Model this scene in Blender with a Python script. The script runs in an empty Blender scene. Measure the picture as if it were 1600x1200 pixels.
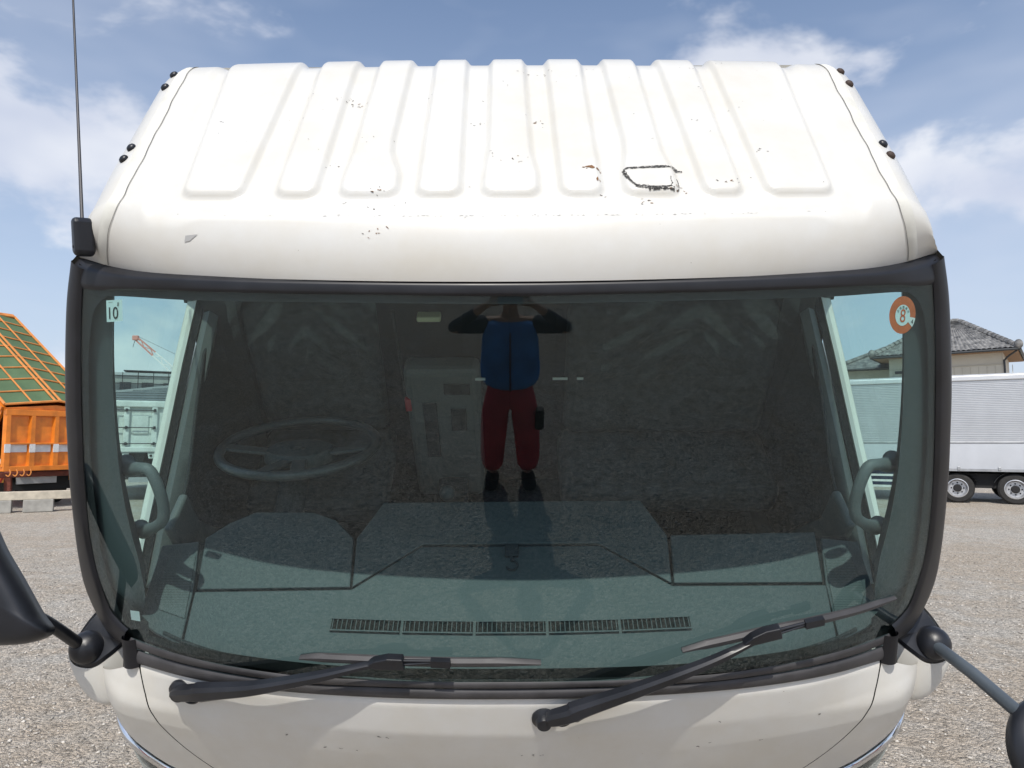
import bpy, bmesh, math, random
import numpy as np
from mathutils import Vector, Matrix
random.seed(7); rng = np.random.default_rng(11)
R = math.radians
scene = bpy.context.scene
COL = scene.collection

# ------------------------------------------------------------------ camera
cam_d = bpy.data.cameras.new('camera'); cam = bpy.data.objects.new('camera', cam_d); COL.objects.link(cam)
CAM_H = 1.68; PITCH = R(4.78)
cam.location = (0, 0, CAM_H); cam.rotation_euler = (R(90) + PITCH, 0, 0)
cam_d.sensor_width = 36; cam_d.lens = 24.75; cam_d.clip_start = 0.01; cam_d.clip_end = 3000
scene.camera = cam

# ------------------------------------------------------------------ light
SUN_EL = R(52); SUN_AZ = R(-5)          # azimuth measured from straight behind the camera, negative = to the left
sd = Vector((math.sin(SUN_AZ) * math.cos(SUN_EL), -math.cos(SUN_AZ) * math.cos(SUN_EL), math.sin(SUN_EL)))
sun_d = bpy.data.lights.new('sun', 'SUN'); sun_d.energy = 2.75; sun_d.angle = R(0.55); sun_d.color = (1, .955, .88)
sun = bpy.data.objects.new('sun', sun_d); COL.objects.link(sun)
sun.rotation_euler = (-sd).to_track_quat('-Z', 'Y').to_euler()
scene.view_settings.view_transform = 'Standard'; scene.view_settings.look = 'None'
scene.view_settings.exposure = 0.40; scene.view_settings.gamma = 1.0

def build_world():
    w = bpy.data.worlds.new('World'); scene.world = w; w.use_nodes = True
    nt = w.node_tree; nt.nodes.clear(); N = nt.nodes.new; Lk = nt.links.new
    out = N('ShaderNodeOutputWorld'); bg = N('ShaderNodeBackground'); bg.inputs['Strength'].default_value = 0.115
    Lk(bg.outputs[0], out.inputs[0])
    sky = N('ShaderNodeTexSky'); sky.sky_type = 'NISHITA'; sky.sun_disc = False
    sky.sun_elevation = SUN_EL; sky.sun_rotation = R(180) + SUN_AZ
    sky.air_density = 1.0; sky.dust_density = 1.2; sky.ozone_density = 2.2; sky.altitude = 20
    tc = N('ShaderNodeTexCoord'); sep = N('ShaderNodeSeparateXYZ'); Lk(tc.outputs['Generated'], sep.inputs[0])
    def math_(op, a, b=None, c=None):
        m = N('ShaderNodeMath'); m.operation = op
        for i, v in enumerate((a, b, c)):
            if v is None: continue
            if isinstance(v, (int, float)): m.inputs[i].default_value = v
            else: Lk(v, m.inputs[i])
        return m.outputs[0]
    # clouds : puffy noise in the direction sphere, stretched flat, denser toward the horizon
    mp = N('ShaderNodeMapping'); mp.inputs['Scale'].default_value = (1.0, 1.0, 1.75); mp.inputs['Location'].default_value = (9.71, 15.39, 2.07)
    Lk(tc.outputs['Generated'], mp.inputs[0])
    n1 = N('ShaderNodeTexNoise'); n1.inputs['Scale'].default_value = 3.0; n1.inputs['Detail'].default_value = 6; n1.inputs['Roughness'].default_value = .56
    n1.inputs['Distortion'].default_value = .15
    Lk(mp.outputs[0], n1.inputs['Vector'])
    el = math_('MAXIMUM', sep.outputs['Z'], 0.0)
    cover = math_('MULTIPLY_ADD', el, -0.14, 0.035)
    dens = math_('ADD', n1.outputs['Fac'], cover)
    ramp = N('ShaderNodeValToRGB'); ramp.color_ramp.elements[0].position = .515; ramp.color_ramp.elements[1].position = .63
    ramp.color_ramp.interpolation = 'EASE'
    Lk(dens, ramp.inputs[0])
    # thin high veil
    mp2 = N('ShaderNodeMapping'); mp2.inputs['Scale'].default_value = (1.0, 1.0, 3.0); mp2.inputs['Location'].default_value = (7.1, 2.2, .4)
    Lk(tc.outputs['Generated'], mp2.inputs[0])
    n2 = N('ShaderNodeTexNoise'); n2.inputs['Scale'].default_value = 1.5; n2.inputs['Detail'].default_value = 4; n2.inputs['Roughness'].default_value = .62
    Lk(mp2.outputs[0], n2.inputs['Vector'])
    r2 = N('ShaderNodeValToRGB'); r2.color_ramp.elements[0].position = .42; r2.color_ramp.elements[1].position = .72
    Lk(n2.outputs['Fac'], r2.inputs[0])
    veil = math_('MULTIPLY', r2.outputs[0], .45)
    # shading inside the clouds
    n3 = N('ShaderNodeTexNoise'); n3.inputs['Scale'].default_value = 5.0; n3.inputs['Detail'].default_value = 3
    Lk(mp.outputs[0], n3.inputs['Vector'])
    cr = N('ShaderNodeValToRGB'); cr.color_ramp.elements[0].position = .35; cr.color_ramp.elements[1].position = .68
    cr.color_ramp.elements[0].color = (4.4, 4.7, 5.6, 1); cr.color_ramp.elements[1].color = (7.0, 7.0, 7.1, 1)
    Lk(n3.outputs['Fac'], cr.inputs[0])
    # haze near the horizon
    hz = N('ShaderNodeMapRange'); hz.inputs['From Min'].default_value = 0.0; hz.inputs['From Max'].default_value = 0.72
    hz.inputs['To Min'].default_value = .93; hz.inputs['To Max'].default_value = 0.0; Lk(el, hz.inputs['Value'])
    hzp = math_('POWER', hz.outputs[0], 1.5)
    m0 = N('ShaderNodeMix'); m0.data_type = 'RGBA'; Lk(hzp, m0.inputs['Factor']); Lk(sky.outputs[0], m0.inputs['A'])
    m0.inputs['B'].default_value = (4.05, 4.55, 5.5, 1)
    m1 = N('ShaderNodeMix'); m1.data_type = 'RGBA'; Lk(veil, m1.inputs['Factor']); Lk(m0.outputs['Result'], m1.inputs['A'])
    m1.inputs['B'].default_value = (4.9, 5.2, 6.0, 1)
    cf = math_('MULTIPLY', ramp.outputs[0], .74)
    m2 = N('ShaderNodeMix'); m2.data_type = 'RGBA'; Lk(cf, m2.inputs['Factor']); Lk(m1.outputs['Result'], m2.inputs['A']); Lk(cr.outputs[0], m2.inputs['B'])
    Lk(m2.outputs['Result'], bg.inputs['Color'])
build_world()
try:
    scene.cycles.max_bounces = 6; scene.cycles.transparent_max_bounces = 16; scene.cycles.glossy_bounces = 3; scene.cycles.diffuse_bounces = 3
    scene.cycles.caustics_reflective = False; scene.cycles.caustics_refractive = False
except Exception: pass

# ------------------------------------------------------------------ materials
MATS = {}
def mat(name, color=(.5, .5, .5), rough=.5, metal=0., coat=0., spec=.5, noise=None, bump=None, emis=None):
    """noise=(scale, amount, detail) varies the colour; bump=(scale, strength, distance)"""
    if name in MATS: return MATS[name]
    m = bpy.data.materials.new(name); m.use_nodes = True; MATS[name] = m
    nt = m.node_tree; b = nt.nodes['Principled BSDF']
    b.inputs['Base Color'].default_value = (*color, 1); b.inputs['Roughness'].default_value = rough
    b.inputs['Metallic'].default_value = metal; b.inputs['Coat Weight'].default_value = coat; b.inputs['Coat Roughness'].default_value = .08
    b.inputs['Specular IOR Level'].default_value = spec
    if noise or bump: tc = nt.nodes.new('ShaderNodeTexCoord')
    if noise:
        n = nt.nodes.new('ShaderNodeTexNoise'); n.inputs['Scale'].default_value = noise[0]; n.inputs['Detail'].default_value = noise[2] if len(noise) > 2 else 5
        nt.links.new(tc.outputs['Object'], n.inputs['Vector'])
        r = nt.nodes.new('ShaderNodeValToRGB'); a = noise[1]
        r.color_ramp.elements[0].position = .3; r.color_ramp.elements[1].position = .7
        r.color_ramp.elements[0].color = (*[c * (1 - a) for c in color], 1); r.color_ramp.elements[1].color = (*[min(1, c * (1 + a)) for c in color], 1)
        nt.links.new(n.outputs['Fac'], r.inputs[0]); nt.links.new(r.outputs[0], b.inputs['Base Color'])
        mr = nt.nodes.new('ShaderNodeMapRange'); mr.inputs['To Min'].default_value = max(0, rough - .08); mr.inputs['To Max'].default_value = min(1, rough + .08)
        nt.links.new(n.outputs['Fac'], mr.inputs['Value']); nt.links.new(mr.outputs[0], b.inputs['Roughness'])
    if bump:
        n = nt.nodes.new('ShaderNodeTexNoise'); n.inputs['Scale'].default_value = bump[0]; n.inputs['Detail'].default_value = 3
        nt.links.new(tc.outputs['Object'], n.inputs['Vector'])
        bp = nt.nodes.new('ShaderNodeBump'); bp.inputs['Strength'].default_value = bump[1]; bp.inputs['Distance'].default_value = bump[2]
        nt.links.new(n.outputs['Fac'], bp.inputs['Height']); nt.links.new(bp.outputs[0], b.inputs['Normal'])
    if emis:
        b.inputs['Emission Color'].default_value = (*emis, 1); b.inputs['Emission Strength'].default_value = 1
    return m

def glass_mat(name, tint, refl=2.0, dust=.0, ior=1.5):
    """a sheet of tinted glass: tinted see-through plus a Fresnel mirror, with a little dust"""
    if name in MATS: return MATS[name]
    m = bpy.data.materials.new(name); m.use_nodes = True; MATS[name] = m
    nt = m.node_tree; nt.nodes.clear(); N = nt.nodes.new; Lk = nt.links.new
    out = N('ShaderNodeOutputMaterial'); tr = N('ShaderNodeBsdfTransparent'); tr.inputs[0].default_value = (*tint, 1)
    gl = N('ShaderNodeBsdfGlossy'); gl.inputs['Roughness'].default_value = 0.0; gl.inputs[0].default_value = (.84, .95, 1, 1)
    fr = N('ShaderNodeFresnel'); fr.inputs['IOR'].default_value = ior
    # pane normal may point either way: use the front-face Fresnel for both
    geo = N('ShaderNodeNewGeometry'); 
    lw = N('ShaderNodeLayerWeight'); lw.inputs['Blend'].default_value = .5
    # Schlick from facing: F = f0 + (1-f0) * facing^5 , facing = 1-cos
    p5 = N('ShaderNodeMath'); p5.operation = 'POWER'; Lk(lw.outputs['Facing'], p5.inputs[0]); p5.inputs[1].default_value = 5
    f0 = .04 * refl
    ma = N('ShaderNodeMath'); ma.operation = 'MULTIPLY_ADD'; Lk(p5.outputs[0], ma.inputs[0]); ma.inputs[1].default_value = 1 - f0; ma.inputs[2].default_value = f0
    mx = N('ShaderNodeMixShader'); Lk(ma.outputs[0], mx.inputs[0]); Lk(tr.outputs[0], mx.inputs[1]); Lk(gl.outputs[0], mx.inputs[2])
    last = mx.outputs[0]
    if dust:
        df = N('ShaderNodeBsdfDiffuse'); df.inputs[0].default_value = (.62, .64, .60, 1)
        tl = N('ShaderNodeBsdfTranslucent'); tl.inputs[0].default_value = (.62, .64, .60, 1)
        ad = N('ShaderNodeMixShader'); ad.inputs[0].default_value = .5; Lk(df.outputs[0], ad.inputs[1]); Lk(tl.outputs[0], ad.inputs[2])
        tc = N('ShaderNodeTexCoord'); n1 = N('ShaderNodeTexNoise'); n1.inputs['Scale'].default_value = 3; n1.inputs['Detail'].default_value = 6; n1.inputs['Roughness'].default_value = .7
        Lk(tc.outputs['Object'], n1.inputs['Vector'])
        mr = N('ShaderNodeMapRange'); mr.inputs['From Min'].default_value = .3; mr.inputs['From Max'].default_value = .75; mr.inputs['To Min'].default_value = dust * .3; mr.inputs['To Max'].default_value = dust
        Lk(n1.outputs['Fac'], mr.inputs['Value'])
        v = N('ShaderNodeTexVoronoi'); v.inputs['Scale'].default_value = 75; Lk(tc.outputs['Object'], v.inputs['Vector'])
        st = N('ShaderNodeMapRange'); st.inputs['From Min'].default_value = .09; st.inputs['From Max'].default_value = .05; st.inputs['To Max'].default_value = dust * 4; Lk(v.outputs['Distance'], st.inputs['Value'])
        n4 = N('ShaderNodeTexNoise'); n4.inputs['Scale'].default_value = 18; Lk(tc.outputs['Object'], n4.inputs['Vector'])
        st2 = N('ShaderNodeMapRange'); st2.inputs['From Min'].default_value = .52; st2.inputs['From Max'].default_value = .62; Lk(n4.outputs['Fac'], st2.inputs['Value'])
        mu = N('ShaderNodeMath'); mu.operation = 'MULTIPLY'; Lk(st.outputs[0], mu.inputs[0]); Lk(st2.outputs[0], mu.inputs[1])
        sm = N('ShaderNodeMath'); sm.operation = 'ADD'; Lk(mr.outputs[0], sm.inputs[0]); Lk(mu.outputs[0], sm.inputs[1])
        m3 = N('ShaderNodeMixShader'); Lk(sm.outputs[0], m3.inputs[0]); Lk(last, m3.inputs[1]); Lk(ad.outputs[0], m3.inputs[2]); last = m3.outputs[0]
    Lk(last, out.inputs[0]); return m

def paint_mat(name, color, dirt=.08, rough=.33):
    """car paint with faint grime streaks and a clear coat"""
    if name in MATS: return MATS[name]
    m = mat(name, color, rough, coat=.35)
    nt = m.node_tree; b = nt.nodes['Principled BSDF']; N = nt.nodes.new; Lk = nt.links.new
    tc = N('ShaderNodeTexCoord'); n = N('ShaderNodeTexNoise'); n.inputs['Scale'].default_value = 4.5; n.inputs['Detail'].default_value = 8; n.inputs['Roughness'].default_value = .65
    Lk(tc.outputs['Object'], n.inputs['Vector'])
    r = N('ShaderNodeValToRGB'); r.color_ramp.elements[0].position = .38; r.color_ramp.elements[1].position = .66
    r.color_ramp.elements[0].color = (*color, 1); r.color_ramp.elements[1].color = (color[0] * (1 - dirt * .7), color[1] * (1 - dirt), color[2] * (1 - dirt * 1.6), 1)
    Lk(n.outputs['Fac'], r.inputs[0])
    # rare fine specks of dirt
    v = N('ShaderNodeTexVoronoi'); v.inputs['Scale'].default_value = 26; Lk(tc.outputs['Object'], v.inputs['Vector'])
    s = N('ShaderNodeMapRange'); s.inputs['From Min'].default_value = .045; s.inputs['From Max'].default_value = .02; Lk(v.outputs['Distance'], s.inputs['Value'])
    n2 = N('ShaderNodeTexNoise'); n2.inputs['Scale'].default_value = 7; Lk(tc.outputs['Object'], n2.inputs['Vector'])
    s2 = N('ShaderNodeMapRange'); s2.inputs['From Min'].default_value = .52; s2.inputs['From Max'].default_value = .6; Lk(n2.outputs['Fac'], s2.inputs['Value'])
    mu = N('ShaderNodeMath'); mu.operation = 'MULTIPLY'; Lk(s.outputs[0], mu.inputs[0]); Lk(s2.outputs[0], mu.inputs[1])
    mx = N('ShaderNodeMix'); mx.data_type = 'RGBA'; Lk(mu.outputs[0], mx.inputs['Factor']); Lk(r.outputs[0], mx.inputs['A']); mx.inputs['B'].default_value = (.16, .12, .07, 1)
    Lk(mx.outputs['Result'], b.inputs['Base Color'])
    mr = N('ShaderNodeMapRange'); mr.inputs['To Min'].default_value = rough - .06; mr.inputs['To Max'].default_value = rough + .12; Lk(n.outputs['Fac'], mr.inputs['Value']); Lk(mr.outputs[0], b.inputs['Roughness'])
    nb = N('ShaderNodeTexNoise'); nb.inputs['Scale'].default_value = 3; Lk(tc.outputs['Object'], nb.inputs['Vector'])
    bp = N('ShaderNodeBump'); bp.inputs['Strength'].default_value = .12; bp.inputs['Distance'].default_value = .02; Lk(nb.outputs['Fac'], bp.inputs['Height']); Lk(bp.outputs[0], b.inputs['Normal'])
    return m

# ------------------------------------------------------------------ mesh helpers
class MB:
    def __init__(s): s.v = []; s.f = []
    def add(s, v, f):
        o = len(s.v); s.v += [tuple(map(float, p)) for p in v]; s.f += [tuple(i + o for i in q) for q in f]; return s
    def box(s, c, d, rot=None):
        c = Vector(c); hx, hy, hz = d[0] / 2, d[1] / 2, d[2] / 2
        P = [Vector((x, y, z)) for x in (-hx, hx) for y in (-hy, hy) for z in (-hz, hz)]
        if rot is not None: P = [rot @ p for p in P]
        return s.add([c + p for p in P], [(0, 1, 3, 2), (4, 6, 7, 5), (0, 4, 5, 1), (2, 3, 7, 6), (0, 2, 6, 4), (1, 5, 7, 3)])
    def bar(s, a, b, w, h=None, up=(0, 0, 1)):
        """rectangular bar from a to b"""
        a, b = Vector(a), Vector(b); d = (b - a); L = d.length; d.normalize(); u = Vector(up)
        x = d.cross(u); x = x if x.length > 1e-4 else d.cross(Vector((1, 0, 0))); x.normalize(); u = x.cross(d)
        h = h or w; P = []
        for p in (a, b):
            for i, j in ((-1, -1), (1, -1), (1, 1), (-1, 1)): P.append(p + x * (i * w / 2) + u * (j * h / 2))
        return s.add(P, [(0, 1, 2, 3), (7, 6, 5, 4), (0, 4, 5, 1), (1, 5, 6, 2), (2, 6, 7, 3), (3, 7, 4, 0)])
    def tube(s, path, r, n=10, cap=True, flat=1.0):
        path = [Vector(p) for p in path]; k = len(path); r = [r] * k if isinstance(r, (int, float)) else r
        V = []; F = []; prev = None
        for i, p in enumerate(path):
            t = (path[min(i + 1, k - 1)] - path[max(i - 1, 0)]).normalized()
            if prev is None:
                a = Vector((0, 0, 1)) if abs(t.z) < .9 else Vector((1, 0, 0)); x = t.cross(a).normalized()
            else: x = (prev - t * prev.dot(t)).normalized()
            prev = x; y = t.cross(x)
            for j in range(n):
                q = 2 * math.pi * j / n; V.append(p + x * (math.cos(q) * r[i]) + y * (math.sin(q) * r[i] * flat))
        for i in range(k - 1):
            for j in range(n): F.append((i * n + j, i * n + (j + 1) % n, (i + 1) * n + (j + 1) % n, (i + 1) * n + j))
        if cap: F.append(tuple(range(n - 1, -1, -1))); F.append(tuple((k - 1) * n + j for j in range(n)))
        return s.add(V, F)
    def lathe(s, prof, n=24, M=None):
        """prof = [(r, h)...] turned about local Z"""
        V = []; F = []; k = len(prof); M = M or Matrix.Identity(4)
        for r, h in prof:
            for j in range(n):
                q = 2 * math.pi * j / n; V.append(M @ Vector((r * math.cos(q), r * math.sin(q), h)))
        for i in range(k - 1):
            for j in range(n): F.append((i * n + j, i * n + (j + 1) % n, (i + 1) * n + (j + 1) % n, (i + 1) * n + j))
        if prof[0][0] > 1e-5: F.append(tuple(range(n - 1, -1, -1)))
        if prof[-1][0] > 1e-5: F.append(tuple((k - 1) * n + j for j in range(n)))
        return s.add(V, F)
    def prism(s, poly, M, t):
        """polygon (2-D) extruded t along local Z of matrix M"""
        n = len(poly); V = [M @ Vector((x, y, 0)) for x, y in poly] + [M @ Vector((x, y, t)) for x, y in poly]
        F = [tuple(range(n - 1, -1, -1)), tuple(range(n, 2 * n))] + [(i, (i + 1) % n, n + (i + 1) % n, n + i) for i in range(n)]
        return s.add(V, F)
    def grid(s, fn, nu, nv):
        V = [fn(i / nu, j / nv) for j in range(nv + 1) for i in range(nu + 1)]
        F = [(j * (nu + 1) + i, j * (nu + 1) + i + 1, (j + 1) * (nu + 1) + i + 1, (j + 1) * (nu + 1) + i) for j in range(nv) for i in range(nu)]
        return s.add(V, F)
    def sphere(s, c, r, n=16, m=10, M=None):
        c = Vector(c); r = (r, r, r) if isinstance(r, (int, float)) else r
        def fn(u, v):
            a = 2 * math.pi * u; b = math.pi * (v - .5); p = Vector((r[0] * math.cos(b) * math.cos(a), r[1] * math.cos(b) * math.sin(a), r[2] * math.sin(b)))
            return c + ((M @ p) if M is not None else p)
        return s.grid(fn, n, m)

def finish(o, parent=None, label=None, cat=None, group=None, kind=None):
    if parent is not None: o.parent = parent
    for k, v in (('label', label), ('category', cat), ('group', group), ('kind', kind)):
        if v: o[k] = v
    return o
def obj(name, mb, m, parent=None, smooth=False, bevel=0, bseg=2, xf=None, solid=0, sub=0, weld=False, **tags):
    v = mb.v
    if xf is not None: v = [tuple(xf(p)) for p in v]
    me = bpy.data.meshes.new(name); me.from_pydata(v, [], mb.f); me.update()
    if weld or smooth:
        bm = bmesh.new(); bm.from_mesh(me)
        if weld: bmesh.ops.remove_doubles(bm, verts=bm.verts, dist=1e-5)
        bmesh.ops.recalc_face_normals(bm, faces=bm.faces); bm.to_mesh(me); bm.free()
    if m is not None: me.materials.append(m)
    if smooth:
        me.polygons.foreach_set('use_smooth', [True] * len(me.polygons))
        if smooth != 'all': me.set_sharp_from_angle(angle=R(smooth if smooth is not True else 40))
    o = bpy.data.objects.new(name, me); COL.objects.link(o)
    if solid: md = o.modifiers.new('solid', 'SOLIDIFY'); md.thickness = solid; md.offset = -1
    if bevel: md = o.modifiers.new('bevel', 'BEVEL'); md.width = bevel; md.segments = bseg; md.limit_method = 'ANGLE'; md.angle_limit = R(35); md.harden_normals = False
    if sub: md = o.modifiers.new('sub', 'SUBSURF'); md.levels = sub; md.render_levels = sub
    return finish(o, parent, **tags)
def dup(src, parent=None):
    o = src.copy(); COL.objects.link(o); o.parent = parent; return o
def empty(name, loc=(0, 0, 0), rz=0, **tags):
    o = bpy.data.objects.new(name, None); COL.objects.link(o); o.location = loc; o.rotation_euler = (0, 0, rz); o.empty_display_size = .2
    return finish(o, None, **tags)
def smooth01(t): t = np.clip(t, 0, 1); return t * t * (3 - 2 * t)
def interp(x, xs, ys): return float(np.interp(x, xs, ys))
def spline(pts, n):
    """Catmull-Rom through pts, n samples per span"""
    P = [Vector(p) for p in pts]; P = [2 * P[0] - P[1]] + P + [2 * P[-1] - P[-2]]; out = []
    for i in range(1, len(P) - 2):
        for k in range(n):
            t = k / n; a, b, c, d = P[i - 1:i + 3]
            out.append(.5 * ((2 * b) + (c - a) * t + (2 * a - 5 * b + 4 * c - d) * t * t + (3 * b - a - 3 * c + d) * t ** 3))
    return out + [P[-2]]
def text_mesh(s, size=1.0):
    """2-D triangles of a piece of lettering, centred on its box"""
    cu = bpy.data.curves.new('lettering', 'FONT'); cu.body = s; cu.size = size; cu.align_x = 'CENTER'; cu.align_y = 'CENTER'
    o = bpy.data.objects.new('lettering', cu); COL.objects.link(o)
    dg = bpy.context.evaluated_depsgraph_get(); me = o.evaluated_get(dg).to_mesh()
    V = [tuple(v.co) for v in me.vertices]; F = [tuple(p.vertices) for p in me.polygons]
    o.evaluated_get(dg).to_mesh_clear(); bpy.data.objects.remove(o); bpy.data.curves.remove(cu)
    return V, F

# ------------------------------------------------------------------ ground
def ground_mat():
    m = bpy.data.materials.new('gravel'); m.use_nodes = True; nt = m.node_tree; b = nt.nodes['Principled BSDF']; N = nt.nodes.new; Lk = nt.links.new
    tc = N('ShaderNodeTexCoord')
    def noise(sc, det=6, ro=.6):
        n = N('ShaderNodeTexNoise'); n.inputs['Scale'].default_value = sc; n.inputs['Detail'].default_value = det; n.inputs['Roughness'].default_value = ro; Lk(tc.outputs['Object'], n.inputs['Vector']); return n
    big = noise(.35, 5); mid = noise(3.5, 6); fine = noise(60, 4, .7)
    r = N('ShaderNodeValToRGB'); e = r.color_ramp.elements; e[0].position = .42; e[0].color = (.55, .47, .375, 1); e[1].position = .58; e[1].color = (.60, .555, .485, 1)
    mixf = N('ShaderNodeMath'); mixf.operation = 'MULTIPLY_ADD'; Lk(mid.outputs['Fac'], mixf.inputs[0]); mixf.inputs[1].default_value = .5
    h = N('ShaderNodeMath'); h.operation = 'MULTIPLY'; Lk(big.outputs['Fac'], h.inputs[0]); h.inputs[1].default_value = .5; Lk(h.outputs[0], mixf.inputs[2]); Lk(mixf.outputs[0], r.inputs[0])
    v = N('ShaderNodeTexVoronoi'); v.inputs['Scale'].default_value = 48; Lk(tc.outputs['Object'], v.inputs['Vector'])
    v2 = N('ShaderNodeTexVoronoi'); v2.inputs['Scale'].default_value = 130; Lk(tc.outputs['Object'], v2.inputs['Vector'])
    bw = N('ShaderNodeSeparateColor'); Lk(v.outputs['Color'], bw.inputs[0])
    sc = N('ShaderNodeMapRange'); sc.inputs['To Min'].default_value = .63; sc.inputs['To Max'].default_value = 1.28; Lk(bw.outputs[0], sc.inputs['Value'])
    bw2 = N('ShaderNodeSeparateColor'); Lk(v2.outputs['Color'], bw2.inputs[0])
    sc2 = N('ShaderNodeMapRange'); sc2.inputs['To Min'].default_value = .72; sc2.inputs['To Max'].default_value = 1.25; Lk(bw2.outputs[0], sc2.inputs['Value'])
    mm = N('ShaderNodeMath'); mm.operation = 'MULTIPLY'; Lk(sc.outputs[0], mm.inputs[0]); Lk(sc2.outputs[0], mm.inputs[1])
    vm = N('ShaderNodeVectorMath'); vm.operation = 'SCALE'; Lk(r.outputs[0], vm.inputs[0]); Lk(mm.outputs[0], vm.inputs['Scale'])
    Lk(vm.outputs[0], b.inputs['Base Color']); b.inputs['Roughness'].default_value = .92; b.inputs['Specular IOR Level'].default_value = .2
    hh = N('ShaderNodeMath'); hh.operation = 'MULTIPLY_ADD'; Lk(v.outputs['Distance'], hh.inputs[0]); hh.inputs[1].default_value = -1.0; Lk(fine.outputs['Fac'], hh.inputs[2])
    h2 = N('ShaderNodeMath'); h2.operation = 'MULTIPLY_ADD'; Lk(v2.outputs['Distance'], h2.inputs[0]); h2.inputs[1].default_value = -.6; Lk(hh.outputs[0], h2.inputs[2])
    h3 = N('ShaderNodeMath'); h3.operation = 'MULTIPLY_ADD'; Lk(mid.outputs['Fac'], h3.inputs[0]); h3.inputs[1].default_value = 1.2; Lk(h2.outputs[0], h3.inputs[2])
    bp = N('ShaderNodeBump'); bp.inputs['Strength'].default_value = 1.0; bp.inputs['Distance'].default_value = .02; Lk(h3.outputs[0], bp.inputs['Height']); Lk(bp.outputs[0], b.inputs['Normal'])
    return m
def gz(x, y):
    return .012 * math.sin(x * 1.3 + .7 * math.sin(y * .9)) * math.sin(y * 1.1 + 1.3) * (1 if abs(x) < 30 and abs(y) < 30 else 0)
def build_ground():
    g = MB(); S = np.concatenate([[-900, -300, -100, -60], np.arange(-30, 30.1, .5), [60, 100, 300, 900]])
    n = len(S); V = [(x, y, gz(x, y)) for y in S for x in S]
    F = [(j * n + i, j * n + i + 1, (j + 1) * n + i + 1, (j + 1) * n + i) for j in range(n - 1) for i in range(n - 1)]
    g.add(V, F); obj('ground', g, ground_mat(), smooth='all', kind='structure')
    # loose stones lying on the gravel, many thousand: one mass
    base = np.array([(1, 0, 0), (-1, 0, 0), (0, 1, 0), (0, -1, 0), (0, 0, 1), (0, 0, -1)], float)
    tri = np.array([(0, 2, 4), (2, 1, 4), (1, 3, 4), (3, 0, 4), (2, 0, 5), (1, 2, 5), (3, 1, 5), (0, 3, 5)])
    K = 150000; r = 13 * rng.random(K) ** .72; a = rng.random(K) * 2 * math.pi
    X = r * np.cos(a); Y = r * np.sin(a); sz = .0040 + .0105 * rng.random(K) ** 2.6
    jit = 1 + .75 * (rng.random((K, 6, 3)) - .5); P = base[None] * jit + .25 * (rng.random((K, 6, 3)) - .5)
    ang = rng.random(K) * 6.283; c, s = np.cos(ang), np.sin(ang)
    P = P * sz[:, None, None] * np.array([1.2, .9, .65])[None, None]
    Q = np.stack([P[..., 0] * c[:, None] - P[..., 1] * s[:, None] + X[:, None], P[..., 0] * s[:, None] + P[..., 1] * c[:, None] + Y[:, None], P[..., 2]], -1)
    Z = .012 * np.sin(X * 1.3 + .7 * np.sin(Y * .9)) * np.sin(Y * 1.1 + 1.3); Q[..., 2] += (Z + sz * .25)[:, None]
    me = bpy.data.meshes.new('gravel_stones'); V = Q.reshape(-1, 3); Fc = (tri[None] + (np.arange(K) * 6)[:, None, None]).reshape(-1, 3)
    me.vertices.add(len(V)); me.vertices.foreach_set('co', V.astype(np.float32).ravel()); me.loops.add(Fc.size); me.loops.foreach_set('vertex_index', Fc.astype(np.int32).ravel()); me.polygons.add(len(Fc)); me.polygons.foreach_set('loop_start', np.arange(0, Fc.size, 3, dtype=np.int32)); me.update(calc_edges=True)
    m = mat('stone', (.27, .25, .225), .9); nt = m.node_tree
    gm = nt.nodes.new('ShaderNodeNewGeometry'); rp = nt.nodes.new('ShaderNodeValToRGB'); rp.color_ramp.elements[0].color = (.20, .18, .155, 1); rp.color_ramp.elements[1].color = (.70, .655, .585, 1)
    nt.links.new(gm.outputs['Random Per Island'], rp.inputs[0]); nt.links.new(rp.outputs[0], nt.nodes['Principled BSDF'].inputs['Base Color'])
    me.materials.append(m); o = bpy.data.objects.new('gravel_stones', me); COL.objects.link(o)
    finish(o, None, 'loose grey and tan stones strewn over the gravel yard', 'gravel', kind='stuff')
build_ground()
# ------------------------------------------------------------------ the tilted cab: local frame (x right, y rearward, z up; origin at the middle of the windscreen's top edge)
CAB_O = np.array([-0.01008, 1.56, 2.04176]); TILT = math.radians(46); CROLL = math.radians(.3)
_ct, _st, _cr, _sr = math.cos(TILT), math.sin(TILT), math.cos(CROLL), math.sin(CROLL)
CAB_M = np.array([[_cr, 0, -_sr], [0, 1, 0], [_sr, 0, _cr]]) @ np.array([[1, 0, 0], [0, _ct, -_st], [0, _st, _ct]])
_ss = np.linspace(-.3, 1.8, 900)
_rk = np.radians(np.interp(_ss, [-.3, 1.04, 1.20, 1.222, 1.8], [38.7, 21.1, 19, 10.5, 6]))
_py = np.concatenate([[0], np.cumsum(-np.sin((_rk[1:] + _rk[:-1]) / 2) * np.diff(_ss))])
_pz = np.concatenate([[0], np.cumsum(-np.cos((_rk[1:] + _rk[:-1]) / 2) * np.diff(_ss))])
_py -= np.interp(0, _ss, _py); _pz -= np.interp(0, _ss, _pz)
CR0, CRR = 1.10, .115
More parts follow.
